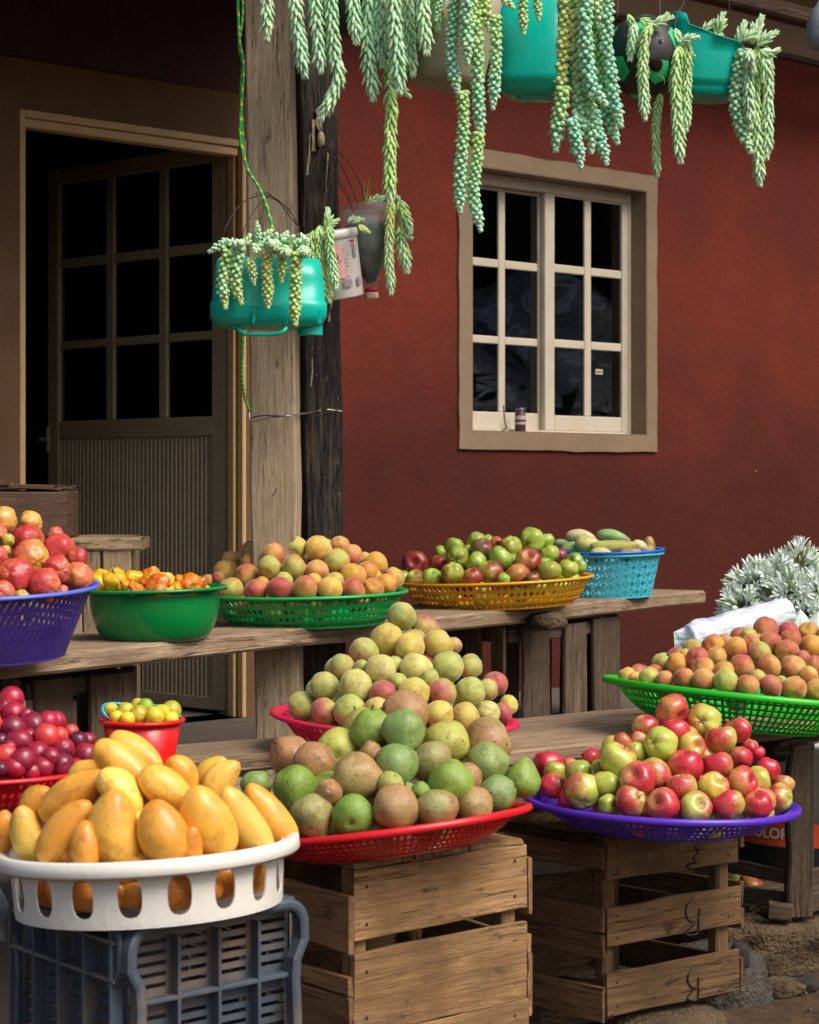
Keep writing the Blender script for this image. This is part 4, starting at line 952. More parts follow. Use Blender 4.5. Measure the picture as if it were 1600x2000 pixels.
def fits(T_, c, r, Mi):
    lc = Mi @ c; lr = math.hypot(lc.x, lc.y)
    for k in range(7):
        ph = math.pi/2*k/6; z = lc.z - r*math.sin(ph)*.97; x = lr + r*math.cos(ph)*.97
        if z >= T_['h']: continue
        if z < .003: return False
        if x > T_['Rb'] + (T_['R']-T_['rim']-T_['Rb'])*(max(0, z)/T_['h'])**.54: return False
    return True
def pile(key, kind, crop, items, p=1.6, where='', group='', rimlift=.012, fill=10, zoff=0.0, apexpy=None, tiltf=1.0, spread=.93, near=1.0):
    """items: (x, y, r, code[, r2, angle]) in the enlarged-view units of crop=(ox, oy, scale)"""
    T_ = TR[key]; ox, oy, s = crop; fr_ = []
    for it in items:
        x, y, r, code = it[:4]; r2 = it[4] if len(it) > 4 else None; an = it[5] if len(it) > 5 else None
        fr_.append(dict(px=ox+x/s, py=oy+y/s, r=r/s*(1.13 if kind == 'mango' else 1.05), code=code, el=(r2/s*1.17 if r2 else None), an=an))
    ctr = T_['ctr'].copy(); Rp = (T_['R']-T_['rim'])*spread; up = (T_['M'].to_3x3() @ Vector((0,0,1))).normalized()
    apy = apexpy if apexpy is not None else min(q['py'] for q in fr_)
    H = max(.03, (P(0, apy, ctr.y).z - ctr.z))
    zr = ctr.z + zoff
    O = Vector((0, 0, CZ))
    def surf(x, y):
        rho = math.hypot(x-ctr.x, y-ctr.y)
        tilt = -((x-ctr.x)*up.x + (y-ctr.y)*up.y)/up.z*tiltf
        return zr + tilt + rimlift + H*(1-(rho/Rp)**p) if rho < Rp*1.4 else -9
    for q in fr_:
        d = Vector(((q['px']-800)/F, 1, -(q['py']-HY)/F)); Z = ctr.y - Rp*1.05; hit = None
        while Z < ctr.y + Rp*.6:
            pt = O + d*Z
            if pt.z <= surf(pt.x, pt.y): hit = Z; break
            Z += .002
        if hit is None:      # above the outline: take the depth where the ray comes nearest to the heap
            best = min(((O+d*z_).z - surf((O+d*z_).x, (O+d*z_).y), z_) for z_ in np.arange(ctr.y-Rp*.9, ctr.y+Rp*.3, .01)); hit = best[1]
        q['Z'] = hit; q['d'] = d
    def subs(q):
        Z = q['Z']; c = O + q['d']*Z; r = q['r']*Z/F
        if not q['el']: return [(c, r)]
        l = q['el']*Z/F - r; a = R(q['an']); ax = Vector((math.cos(a), 0, math.sin(a)))
        return [(c, r), (c+ax*l*.9, r*.8), (c-ax*l*.9, r*.8)]
    n = len(fr_)
    for itn in range(60):
        mv = [0.0]*n; S = [subs(q) for q in fr_]
        for i in range(n):
            for j in range(i+1, n):
                need = 0
                for (ca, ra) in S[i]:
                    for (cb, rb) in S[j]:
                        dd = ca-cb; rr_ = (ra+rb)*.94; lat = dd.x*dd.x+dd.z*dd.z
                        if lat < rr_*rr_:
                            sep = math.sqrt(rr_*rr_-lat); dy = cb.y-ca.y
                            need = max(need, sep-abs(dy))
                if need > 0:
                    # the lower one in the picture lies in front
                    fi = fr_[i]['py'] + (fr_[i]['r'])*.5 > fr_[j]['py'] + (fr_[j]['r'])*.5
                    cur = S[j][0][0].y - S[i][0][0].y
                    sgn = 1 if fi else -1
                    if (cur > 0) != fi and abs(cur) > .04: sgn = -sgn
                    mv[i] -= sgn*need*.28; mv[j] += sgn*need*.28
        m_ = 0
        for i in range(n):
            st_ = max(-.02, min(.02, mv[i])); fr_[i]['Z'] += st_; m_ = max(m_, abs(st_))
        if m_ < .0008: break
    # keep the front ones inside the rim
    for q in fr_:
        pt = O + q['d']*q['Z']; dx = pt.x-ctr.x; lim = (T_['R']-.004)**2 - dx*dx
        if lim > 0:
            zmin = ctr.y - math.sqrt(lim) + T_['rim'] + q['r']*q['Z']/F*.7
            if q['Z'] < zmin*near: q['Z'] = zmin
    Mi0 = T_['M'].inverted()
    for q in fr_:
        if q['el']: continue
        for _ in range(12):
            c_ = O + q['d']*q['Z']
            if fits(T_, c_, q['r']*q['Z']/F*.86, Mi0) or (Mi0 @ c_).z < 0: break
            q['Z'] += .008
    # labels by row, counted from the front
    order = sorted(range(n), key=lambda i: -fr_[i]['py']); rows = []; rr0 = np.mean([q['r'] for q in fr_])
    for i in order:
        if rows and rows[-1][0] - fr_[i]['py'] < rr0*1.05: rows[-1][1].append(i)
        else: rows.append([fr_[i]['py'], [i]])
    rown = ['front row', 'second row', 'third row', 'fourth row', 'fifth row', 'sixth row', 'seventh row', 'eighth row', 'ninth row', 'tenth row', 'eleventh row']
    for ri, (_, ids) in enumerate(rows):
        ids.sort(key=lambda i: fr_[i]['px']); m = len(ids)
        for k, i in enumerate(ids):
            word = PAL[kind][fr_[i]['code']][2]; nm = NOUN[kind]
            if ri == len(rows)-1 and m == 1: lab = f'{word} {nm} at the very top of the pile {where}'
            elif m == 1: lab = f'{word} {nm} alone in the {rown[ri]} up {where}'
            else: lab = f'{word} {nm}, {ORD[k]} from left, {rown[ri]}' + (' up' if ri else '') + f' {where}'
            fr_[i]['lab'] = lab
    def put(c, r, q, lab, el=None, an=None):
        base, bl, wd = PAL[kind][q]
        me = random.choice(FM[kind]); nm = NOUN[kind]
        o = bpy.data.objects.new(nm, me); C.objects.link(o)
        jit = [random.uniform(.86, 1.12) for _ in range(3)]; g_ = random.uniform(.88, 1.1)
        o.color = (min(1, base[0]*g_*jit[0]**.5), min(1, base[1]*g_*jit[1]**.5), min(1, base[2]*g_), max(0, min(1, bl+random.uniform(-.08, .08))))
        if el:
            a = R(an); ax = Vector((math.cos(a), random.uniform(-.25, .1), math.sin(a))); side = Vector((math.sin(a), -.9 if kind == 'mango' else -.4, -math.cos(a)*random.choice((-1, 1))))
            M = frame(c, side, ax); sx = r; el_me = 1.38 if kind == 'mango' else 1.75
            X_ = Vector((M[0][0], M[1][0], M[2][0])); zc_ = (ax - X_*0).normalized()
            zax = ax.normalized(); xax = (side - zax*side.dot(zax)).normalized(); yax = zax.cross(xax)
            M = Matrix((xax, yax, zax)).transposed().to_4x4() @ Matrix.Diagonal((r, r/.86*.95, el/el_me, 1)); M.translation = c
        else:
            if kind in ('apple', 'sapple', 'pom', 'pear'):
                tl = random.choice((0.2, .5, .9, 1.3, 1.8, 2.6)) + random.uniform(-.2, .2); az = random.uniform(0, 2*math.pi)
                e_ = Euler((0, 0, az)).to_matrix() @ Euler((tl, 0, random.uniform(0, 6.28))).to_matrix()
            elif kind == 'pepper': e_ = Euler((random.uniform(-1.8, 1.8), random.uniform(-1.5, 1.5), random.uniform(0, 6.28))).to_matrix()
            else: e_ = Euler((random.uniform(0, 6.28), random.uniform(0, 6.28), random.uniform(0, 6.28))).to_matrix()
            M = e_.to_4x4() @ Matrix.Diagonal((r*random.uniform(.96, 1.05), r, r*random.uniform(.95, 1.05), 1)); M.translation = c
        o.matrix_basis = M; tag(o, lab, nm if nm != 'pepper' else 'pepper', group)
        if lab is None: LATE.append((o, c, q))
        kids = {'apple': [('stem', stem_me), ('calyx', calyx_me)], 'sapple': [('stem', stem_me), ('calyx', calyx_me)], 'pear': [('stem', pstem_me), ('calyx', calyx_me)], 'pepper': [('stem', gstem_me)], 'pom': [('crown', crown_me)]}.get(kind, [])
        for kn_, km in kids:
            ch = bpy.data.objects.new(kn_, km); C.objects.link(ch); ch.parent = o
            if kn_ == 'calyx' and kind == 'pear': ch.location = (0, 0, -.12)
        return o
    placed = []; LATE = []
    for q in fr_:
        c = O + q['d']*q['Z']; r = q['r']*q['Z']/F; placed.append((c, r))
        if q['el']: 
            for (c_, r_) in subs(q)[1:]: placed.append((c_, r_))
        put(c, r, q['code'], q['lab'], q['el']*q['Z']/F if q['el'] else None, q['an'])
    # fruit that shows only through the gaps
    rm = np.mean(sorted([q['r'] for q in fr_])[len(fr_)//3:])*ctr.y/F; got = 0; Mi = T_['M'].inverted(); codes = [q['code'] for q in fr_]
    for _ in range(4000):
        if got >= fill: break
        rho = math.sqrt(random.random())*(Rp-rm*.9); th_ = random.uniform(-math.pi*1.02, .02*math.pi); x = ctr.x+rho*math.cos(th_); y = ctr.y+rho*math.sin(th_)
        top = surf(x, y); z = top - random.uniform(.5, 2.4)*rm
        c = Vector((x, y, z)); rr_ = rm*random.uniform(.92, 1.02); lc = Mi @ c; lr = math.hypot(lc.x, lc.y)
        if not fits(T_, c, rr_, Mi): continue
        if z > top - .35*rm: continue
        if all((c-c_).length > (rr_+r_)*.80 for c_, r_ in placed):
            placed.append((c, rr_)); got += 1
            if kind in ('mango', 'gmango'): put(c, rr_, random.choice(codes), None, rr_*1.35, random.uniform(0, 180))
            else: put(c, rr_, random.choice(codes), None)
    sec = {}
    for o, c, q in LATE:
        px_ = 800 + c.x*F/c.y; h_ = 'left' if c.x < ctr.x - Rp*.33 else 'right' if c.x > ctr.x + Rp*.33 else 'middle'
        v_ = 'upper' if c.z > zr + H*.42 else 'lower'
        sec.setdefault((PAL[kind][q][2], v_, h_), []).append((px_, o))
    for (wd, v_, h_), L_ in sec.items():
        L_.sort(key=lambda t: t[0])
        for k, (_, o) in enumerate(L_):
            o['label'] = (f'half-hidden {wd} {NOUN[kind]}, {v_} {h_}' if len(L_) == 1 else f'{ORD[k]} half-hidden {wd} {NOUN[kind]} from left, {v_} {h_}') + f', {where}'
    return fr_

C1 = (380, 1000, 2.2857); C2 = (760, 1000, 2.5); C3 = (1000, 1050, 2.6667); C4 = (0, 1420, 2.5806); C5 = (0, 900, 2.857)
pile('A', 'peach', C1, [(378,140,40,'G'),(450,160,52,'G'),(555,165,58,'Y'),(650,150,42,'R'),(255,180,52,'G'),(310,165,28,'Y'),(355,190,50,'R'),(700,195,48,'R'),(760,205,26,'Y'),(165,215,40,'A'),(253,225,42,'R'),(637,220,57,'G'),(808,232,52,'O'),(142,268,52,'A'),(335,250,52,'G'),(233,282,53,'A'),(447,247,56,'G'),(547,265,50,'R'),(772,263,46,'O'),(708,285,56,'O'),(888,297,48,'A'),(400,308,40,'G'),(166,342,52,'G'),(273,352,50,'R'),(378,343,54,'X'),(497,338,56,'R'),(605,345,53,'Y'),(625,308,40,'G'),(710,345,52,'R'),(798,340,46,'O'),(855,325,46,'O'),(108,292,28,'R'),(535,305,32,'Y'),(302,318,30,'O'),(62,312,32,'R')],
     1.9, 'on the green lattice tray', 'peaches on the green lattice tray', fill=30, apexpy=1058)
pile('B', 'sapple', C2, [(125,250,60,'X'),(240,250,44,'R'),(335,220,52,'A'),(322,168,46,'G'),(250,197,32,'G'),(455,182,53,'B'),(425,140,42,'G'),(388,190,32,'G'),(425,245,50,'G'),(310,300,55,'A'),(210,318,46,'G'),(130,322,42,'Y'),(70,315,32,'G'),(545,222,58,'G'),(490,292,62,'A'),(408,318,48,'R'),(595,168,52,'A'),(697,140,62,'G'),(525,150,32,'R'),(680,235,58,'R'),(765,140,42,'G'),(785,205,46,'G'),(828,215,40,'X'),(628,305,56,'R'),(780,285,58,'A'),(875,275,48,'A'),(905,245,45,'G'),(700,325,34,'B'),(932,268,34,'G'),(485,138,30,'G'),(560,325,30,'G')],
     1.7, 'on the yellow tray', 'apples on the yellow tray', fill=30, apexpy=1062)
pile('Q', 'gmango', C2, [(935,118,30,'P',64,-5),(975,160,40,'Y',58,-10),(895,180,32,'G',54,10),(848,152,20,'G',38,0),(1095,118,28,'G',70,-12),(1100,168,33,'Y',102,2),(1223,168,27,'P',38,-20),(1272,160,28,'B',36,100),(1035,200,26,'Y',48,0),(1180,200,26,'B',46,5)],
     1.5, 'in the blue basket', 'mangoes in the blue basket', fill=8, rimlift=.01)
pile('C', 'gpeach', C1, [(926,465,64,'G'),(1032,520,62,'A'),(857,563,68,'Y'),(963,603,64,'Y'),(1090,590,64,'Y'),(1155,598,38,'R'),(757,625,62,'A'),(662,697,60,'A'),(832,702,66,'P'),(895,680,38,'G'),(990,700,68,'P'),(1130,692,70,'G'),(1230,690,54,'A'),(580,780,64,'G'),(718,778,72,'P'),(842,815,62,'X'),(980,808,70,'Y'),(910,760,42,'G'),(1104,808,63,'A'),(1230,805,66,'G'),(1308,795,48,'A'),(1342,768,54,'R'),(480,865,62,'G'),(577,890,58,'A'),(692,887,70,'G'),(815,880,52,'Y'),(1095,905,60,'Y'),(1205,915,64,'Y'),(1310,900,54,'P'),(1375,895,44,'X'),(1402,862,42,'Y'),(745,692,32,'G'),(960,900,60,'G'),(900,905,56,'Y'),(1050,740,40,'G')],
     1.15, 'on the pink tray', 'peaches on the pink tray', fill=34, apexpy=1206)
pile('D', 'pear', C1, [(943,900,100,'B'),(755,970,92,'Y'),(933,975,93,'G'),(1125,1030,100,'Y'),(1312,1030,106,'A'),(430,1090,92,'B'),(533,1122,95,'B'),(640,1062,95,'Y'),(790,1080,54,'B'),(725,1182,106,'B'),(900,1130,95,'G'),(1060,1110,90,'A'),(1305,1122,88,'G'),(275,1217,64,'G'),(450,1230,95,'L'),(600,1252,60,'B'),(875,1217,58,'Y'),(1147,1210,98,'L'),(1222,1185,62,'B'),(1350,1260,82,'G'),(1463,1200,80,'L'),(525,1350,95,'A'),(710,1355,90,'L'),(900,1320,102,'B'),(1083,1322,90,'A'),(1250,1312,82,'B'),(1010,1245,42,'L')],
     1.25, 'on the large red tray', 'pears on the large red tray', fill=30, apexpy=1392, near=1.0)
pile('E', 'apple', C3, [(833,900,84,'R'),(998,958,88,'A'),(1190,1000,62,'P'),(1150,1005,52,'X'),(695,985,66,'B'),(850,1012,74,'R'),(775,1075,86,'G'),(660,1055,46,'P'),(578,1065,50,'R'),(935,1085,72,'Y'),(1090,1050,82,'A'),(550,1160,98,'A'),(640,1120,60,'G'),(1190,1145,62,'P'),(1240,1090,42,'P'),(1280,1122,38,'R'),(190,1185,80,'D'),(410,1145,50,'D'),(225,1222,56,'G'),(345,1225,70,'G'),(302,1188,42,'P'),(905,1190,92,'R'),(1072,1190,80,'B'),(745,1235,85,'A'),(655,1260,90,'P'),(490,1290,75,'G'),(215,1292,72,'R'),(365,1320,95,'A'),(885,1300,80,'A'),(1050,1300,80,'Y'),(1200,1275,82,'R'),(1280,1262,70,'A'),(1330,1205,64,'D'),(1415,1285,56,'P'),(498,1388,50,'G'),(620,1370,82,'B'),(788,1392,84,'P'),(957,1405,82,'A'),(1128,1395,86,'A'),(1280,1392,76,'R'),(1395,1355,72,'A'),(445,1190,34,'G')],
     1.35, 'on the purple tray', 'apples on the purple tray', fill=34, apexpy=1398)
pile('F', 'peach', C3, [(1322,475,62,'R'),(1545,490,52,'Y'),(1440,497,55,'X'),(1230,512,42,'G'),(1455,527,52,'R'),(1345,547,58,'R'),(1047,560,56,'O'),(1245,545,44,'A'),(1170,577,60,'O'),(1290,597,58,'G'),(1435,590,60,'A'),(1560,567,60,'O'),(965,627,56,'R'),(1070,620,54,'Y'),(1510,632,42,'X'),(902,607,28,'G'),(790,652,38,'G'),(858,657,56,'O'),(995,682,60,'A'),(1105,692,50,'Y'),(1200,668,62,'R'),(1340,672,58,'R'),(1465,680,64,'A'),(1580,665,52,'R'),(745,697,38,'A'),(600,722,45,'Y'),(642,732,34,'Y'),(715,727,52,'G'),(797,742,48,'R'),(895,735,56,'R'),(1000,742,60,'R'),(1115,750,62,'G'),(1230,770,56,'R'),(1282,737,46,'G'),(1348,775,58,'X'),(1470,785,62,'Y'),(1545,718,46,'Y'),(1592,792,58,'Y'),(1402,747,30,'G'),(1680,560,58,'R'),(1700,680,58,'O'),(1720,790,58,'R'),(1640,500,50,'O')],
     1.5, 'on the bright green tray', 'peaches on the bright green tray', fill=34, apexpy=1232)
pile('G', 'pom', C5, [(20,330,70,'Y'),(172,345,60,'Y',98,-6),(-12,400,50,'R'),(312,412,44,'R'),(45,440,36,'G'),(155,445,85,'R'),(330,495,88,'O'),(172,545,100,'A'),(432,540,58,'R'),(-12,525,52,'P'),(320,605,74,'P'),(80,640,96,'R'),(430,652,86,'O'),(250,697,92,'R'),(12,735,65,'P'),(32,500,30,'G'),(342,735,42,'P'),(120,760,42,'G'),(-110,430,80,'R'),(-120,600,85,'A'),(-100,720,75,'R')],
     1.5, 'in the deep purple basket', 'pomegranates in the deep purple basket', fill=16, apexpy=1005)
pile('H', 'pepper', C5, [(550,695,62,'Y'),(650,682,68,'Y'),(560,650,44,'Y'),(640,640,46,'Y'),(745,660,58,'Y'),(757,720,46,'O'),(850,640,48,'O'),(885,698,68,'O'),(830,668,42,'O'),(1052,692,64,'O'),(1110,690,42,'O'),(985,718,44,'Y'),(1150,722,34,'Y'),(700,700,40,'Y'),(1010,672,40,'O'),(930,725,40,'Y')],
     1.8, 'in the green bowl', 'peppers in the green bowl', fill=8, apexpy=1128)
pile('I', 'plum', C5, [(65,1328,68,'R'),(20,1378,50,'R'),(77,1407,62,'R'),(150,1422,42,'R'),(75,1495,70,'D'),(185,1475,68,'R'),(270,1460,60,'R'),(312,1457,56,'R'),(262,1537,66,'O'),(335,1532,46,'O'),(395,1512,42,'O'),(435,1565,55,'X'),(487,1562,46,'D'),(5,1562,45,'X'),(110,1567,68,'D'),(5,1490,48,'D'),(355,1612,60,'R'),(475,1645,66,'R'),(210,1635,68,'D'),(282,1652,52,'D'),(30,1645,60,'O'),(130,1665,64,'D'),(0,1722,42,'X'),(340,1697,68,'D'),(237,1712,60,'D'),(82,1712,62,'R'),(422,1712,50,'R'),(160,1540,48,'R'),(-60,1450,66,'R'),(-70,1560,64,'D'),(-70,1680,66,'R'),(50,1600,40,'R'),(180,1735,50,'R')],
     1.5, 'on the red tray at left', 'plums on the red tray at left', fill=22, apexpy=1368)
pile('J', 'lime', C5, [(622,1390,38,'Y'),(652,1432,38,'Y'),(703,1396,46,'B'),(770,1362,36,'B'),(815,1367,40,'G'),(775,1417,52,'B'),(866,1425,52,'Y'),(956,1393,52,'B'),(952,1443,42,'Y'),(712,1440,40,'Y'),(905,1400,40,'Y')],
     2.0, 'in the red bucket', 'limes in the red bucket', fill=4, rimlift=.0)
pile('M', 'mango', C4, [(690,135,80,'Y',135,-32),(635,210,92,'Y',165,-40),(370,345,88,'O',182,36),(182,380,72,'O',90,60),(10,535,66,'O',104,80),(145,545,84,'P',135,112),(330,530,100,'O',170,58),(610,330,82,'P',130,-48),(578,515,130,'Y',172,100),(820,532,118,'O',145,112),(845,322,86,'Y',150,-38),(1045,485,125,'Y',178,112),(1232,475,88,'P',178,122),(1360,455,88,'Y',172,126),(925,240,60,'O',95,-58),(1060,225,56,'Y',92,42),(1118,268,74,'P',108,58),(430,600,70,'O',110,95),(960,600,60,'O',90,90)],
     1.7, 'in the white basket', 'mangoes in the white basket', fill=14, apexpy=1478, rimlift=.02)
# mangoes seen through the holes of the white basket
T_ = TR['M']
for k in range(13):
    th_ = math.pi*(1.04+.92*k/12); r = .04; rho = T_['R']*.84-.058
    c = T_['M'] @ Vector((rho*math.cos(th_), rho*math.sin(th_), .052+random.uniform(-.004, .004)))
    o = bpy.data.objects.new('mango', random.choice(FM['mango'])); C.objects.link(o)
    b_ = PAL['mango']['O'][0]; o.color = (b_[0], b_[1]*random.uniform(.8, 1.05), b_[2], random.uniform(.3, .7))
    o.matrix_basis = Matrix.Translation(c) @ Euler((random.uniform(1.1, 2.0), random.uniform(-.6, .6), th_+random.uniform(-.5, .5)+math.pi/2)).to_matrix().to_4x4() @ Matrix.Diagonal((r, r*1.05, r*1.0, 1))
    tag(o, f'mango behind the oval holes of white basket, {ORD[k]} from left', 'mango', 'mangoes behind the holes of white basket')

# ------------------------------------------------------------------ stones, ground rubble
def rock(name, c, rx, ry, rz, seed, mat=STONE, rot=0, sub=4):
    from mathutils import noise
    bm = bmesh.new(); bmesh.ops.create_icosphere(bm, subdivisions=sub, radius=1)
    o_ = Vector((seed*5.1, seed*2.3, seed*.7))
    for v_ in bm.verts:
        p_ = v_.co.copy(); q = Vector([math.copysign(abs(x)**.62, x) for x in p_]); k = 1+.22*noise.noise(p_*1.3+o_)+.09*noise.noise(p_*3.5+o_)+.05*noise.noise(p_*8+o_)+.03*noise.noise(p_*19+o_)
        v_.co = Vector((q.x*rx, q.y*ry, q.z*rz))*k
    me = bpy.data.meshes.new('rock'); bm.to_mesh(me); bm.free()
    return link(name, me, mat, None, Matrix.Translation(c) @ Matrix.Rotation(rot, 4, 'Z'), True)
tag(rock('stone', P(1068, 1214, 6.25), .055, .06, .03, 2, rot=.5, sub=3), 'small rough stone wedged between upper bench and dark crate', 'stone')
tag(rock('stone', Vector((P(1560, 0, 4.85).x, 4.93, .04)), .30, .22, .105, 5, rot=.35), 'big brown stone block under the open crate at right', 'stone')
tag(rock('stone', Vector((P(1400, 0, 4.5).x, 4.52, .02)), .11, .11, .095, 7, plain('grey_stone', rgb(92, 86, 78), .95, .2, var=.4, nscale=18, bump=.02, dirt=rgb(50, 44, 38), dirt_amt=.8), .8), 'grey jagged stone right of marked crate', 'stone')
tag(rock('stone', Vector((P(1300, 0, 4.2).x, 4.24, .008)), .13, .1, .046, 9, rot=.3, sub=3), 'flat stone under the front of marked crate', 'stone')
tag(rock('stone', Vector((P(1090, 0, 4.35).x, 4.42, .0)), .14, .12, .05, 11, rot=.3, sub=3), 'low stone in shade between the two front crates', 'stone')
tag(rock('stone', Vector((P(1420, 0, 4.6).x, 4.42, .115)), .022, .015, .03, 12, plain('slate_stone', rgb(58, 56, 54), .95, .1), 0, 3), 'small bluish stone chip on the grey stone', 'stone')
tag(rock('stone', Vector((P(1535, 0, 4.5).x, 4.56, .008)), .05, .04, .022, 13, rot=.3, sub=3), 'small dark stone in front of big block', 'stone')
tag(rock('stone', Vector((P(1590, 0, 4.5).x, 4.6, .006)), .04, .03, .016, 14, plain('slate_stone2', rgb(58, 54, 50), .95, .1), 1.2, 3), 'grey pebble at the right edge before the block', 'stone')
v = []; f = []
for _ in range(900):
    x = random.uniform(-1.6, 2.2); y = random.uniform(3.0, 5.4); s_ = abs(random.gauss(0, .006))+.002; b = len(v)
    for a in range(6):
        ax = [(1,0,0),(-1,0,0),(0,1,0),(0,-1,0),(0,0,.8),(0,0,-.5)][a]; v.append((x+ax[0]*s_*random.uniform(.6,1.3), y+ax[1]*s_*random.uniform(.6,1.3), .004+ax[2]*s_))
    for t3 in ((0,2,4),(2,1,4),(1,3,4),(3,0,4),(2,0,5),(1,2,5),(3,1,5),(0,3,5)): f.append(tuple(b+q for q in t3))
tag(link('gravel', mesh('gravel', v, f), STONE), 'loose grit and small pebbles strewn over the dirt', None, None, 'stuff')

# ------------------------------------------------------------------ grey plastic crate under the mangoes
GREYP = plain('grey_crate_plastic', rgb(74, 82, 93), .5, .4, var=.18, nscale=7, dirt=rgb(146, 122, 92), dirt_amt=.8, bump=.002)
Zg = 3.05; g0 = P(240, 0, Zg); g0.z = 0; GH = CZ - (1806-HY)*Zg/F
gc = empty('plastic_crate', g0 + fV*.17 + sV*.17, 'grey slotted plastic crate on end under the white mango basket', 'crate')
def face_frame(org, xd, nrm):
    M = Matrix((xd, nrm.cross(xd) if False else Vector((0,0,1)), nrm)).transposed().to_4x4(); M.translation = org; return M
fnG = Vector((fV.y, -fV.x, 0)); snG = Vector((-sV.y, sV.x, 0)); snG = -snG if snG.x > 0 else snG
def slotted(Wd, Ht, nc, cuts, slot_h, pitch, t, m=.012):
    """panel in x (0..Wd) and z (0..Ht), slots cut column by column"""
    v = []; f = []
    def box(x0, x1, z0, z1, y0=0, y1=None):
        b = len(v); y1 = t if y1 is None else y1
        v.extend([(x0,z0,-y1),(x1,z0,-y1),(x1,z1,-y1),(x0,z1,-y1),(x0,z0,-y0),(x1,z0,-y0),(x1,z1,-y0),(x0,z1,-y0)])
        f.extend([(b,b+3,b+2,b+1),(b+4,b+5,b+6,b+7),(b,b+1,b+5,b+4),(b+1,b+2,b+6,b+5),(b+2,b+3,b+7,b+6),(b+3,b,b+4,b+7)])
    cw = Wd/nc
    for c_ in range(nc):
        x0, x1 = c_*cw, (c_+1)*cw; box(x0, x0+m, 0, Ht); box(x1-m, x1, 0, Ht); z = 0
        edges = []
        for (a, b) in cuts:
            zz_ = a
            while zz_ + slot_h < b: edges.append((zz_, zz_+slot_h)); zz_ += pitch
        prev = 0
        for (a, b) in edges: box(x0+m, x1-m, prev, a); prev = b
        box(x0+m, x1-m, prev, Ht)
    return mesh('slotted', v, f)
WG1 = .352; WG2 = .345
link('slotted_panel', slotted(WG1-.04, GH-.02, 4, [(.02, .16), (.185, .345), (.372, GH-.022)], .0075, .0172, .004, .007), GREYP, gc, face_frame(g0 + fV*.02 - fnG*.016, fV, fnG))
link('slotted_panel', slotted(WG2-.03, GH-.02, 4, [(.02, .16), (.19, .38)], .0085, .0235, .004), GREYP, gc, face_frame(g0 + sV*(WG2) - snG*.016 , -sV, snG))
link('slotted_panel', slotted(WG1-.03, GH-.02, 4, [(.02, .2), (.25, .42)], .0085, .0235, .004), GREYP, gc, face_frame(g0 + sV*(WG2-.004) + fV*.015, fV, fnG))
link('slotted_panel', slotted(WG2-.03, GH-.02, 4, [(.02, .2), (.25, .42)], .0085, .0235, .004), GREYP, gc, face_frame(g0 + fV*(WG1-.006) + sV*(WG2), -sV, snG))
def rim_ring(org, xd, nrm, Wd, z0, z1, wd, dep, rad=.045, n=8):
    """thick moulded border with rounded upper corners, waisted a third of the way down"""
    pts = [(0, z0)]
    zw = z0 + (z1-z0)*.83
    pts += [(.018, zw-.05), (.016, zw-.02), (0, zw+.01)]
    for i in range(n+1): a = math.pi - math.pi/2*i/n; pts.append((rad+rad*math.cos(a), z1-rad+rad*math.sin(a)))
    for i in range(n+1): a = math.pi/2 - math.pi/2*i/n; pts.append((Wd-rad+rad*math.cos(a), z1-rad+rad*math.sin(a)))
    pts += [(Wd, zw+.01), (Wd-.016, zw-.02), (Wd-.018, zw-.05), (Wd, z0)]
    v = []; f = []; N = len(pts)
    for i, (x, z) in enumerate(pts):
        p0 = Vector(pts[max(i-1, 0)]); p1 = Vector(pts[min(i+1, N-1)]); t_ = (p1-p0).normalized(); nx_, nz_ = t_.y, -t_.x
        for (k, d_) in ((0, 0), (0, dep), (.3, dep*1.15), (.7, dep*1.15), (1, dep), (1, 0)): v.append((x+nx_*wd*k, z+nz_*wd*k, d_))
    for i in range(N-1):
        for k in range(6): f.append((i*6+k, i*6+(k+1) % 6, (i+1)*6+(k+1) % 6, (i+1)*6+k))
    o = link('rim', mesh('rim', v, f), GREYP, gc, face_frame(org, xd, nrm)); return o
rim_ring(g0 - fV*.004, fV, fnG, WG1, 0, GH, .017, .02)
rim_ring(g0 + sV*WG2, -sV, snG, WG2, 0, GH, .012, .006, .03)
for k in (1, 2, 3):
    q = g0 + fV*(.02+(WG1-.04)*k/4); board('rib', GREYP, q + Vector((0,0,.01)), q + Vector((0,0,GH-.03)), .022, .006, fV, gc, off=0, rough=.0002)
for k in range(5):
    q = g0 + sV*(.02+(WG2-.03)*k/4); board('rib', GREYP, q + Vector((0,0,.01)), q + Vector((0,0,GH-.012)), .024, .005, sV, gc, rough=.0002)
for z in (.172, .358):
    board('rib', GREYP, g0 + fV*.022 + Vector((0,0,z)), g0 + fV*(WG1-.024) + Vector((0,0,z)), .020, .007, (0,0,1), gc, rough=.0002)
for z in (.17, .395, GH-.03):
    board('rib', GREYP, g0 + sV*.012 + Vector((0,0,z)), g0 + sV*(WG2-.01) + Vector((0,0,z)), .022, .006, (0,0,1), gc, rough=.0002)
board('top_panel', GREYP, g0 + fV*.02 + sV*WG2*.5 + Vector((0,0,GH-.01)), g0 + fV*(WG1-.02) + sV*WG2*.5 + Vector((0,0,GH-.01)), WG2-.01, .012, (0,0,1), gc, rough=.0002)

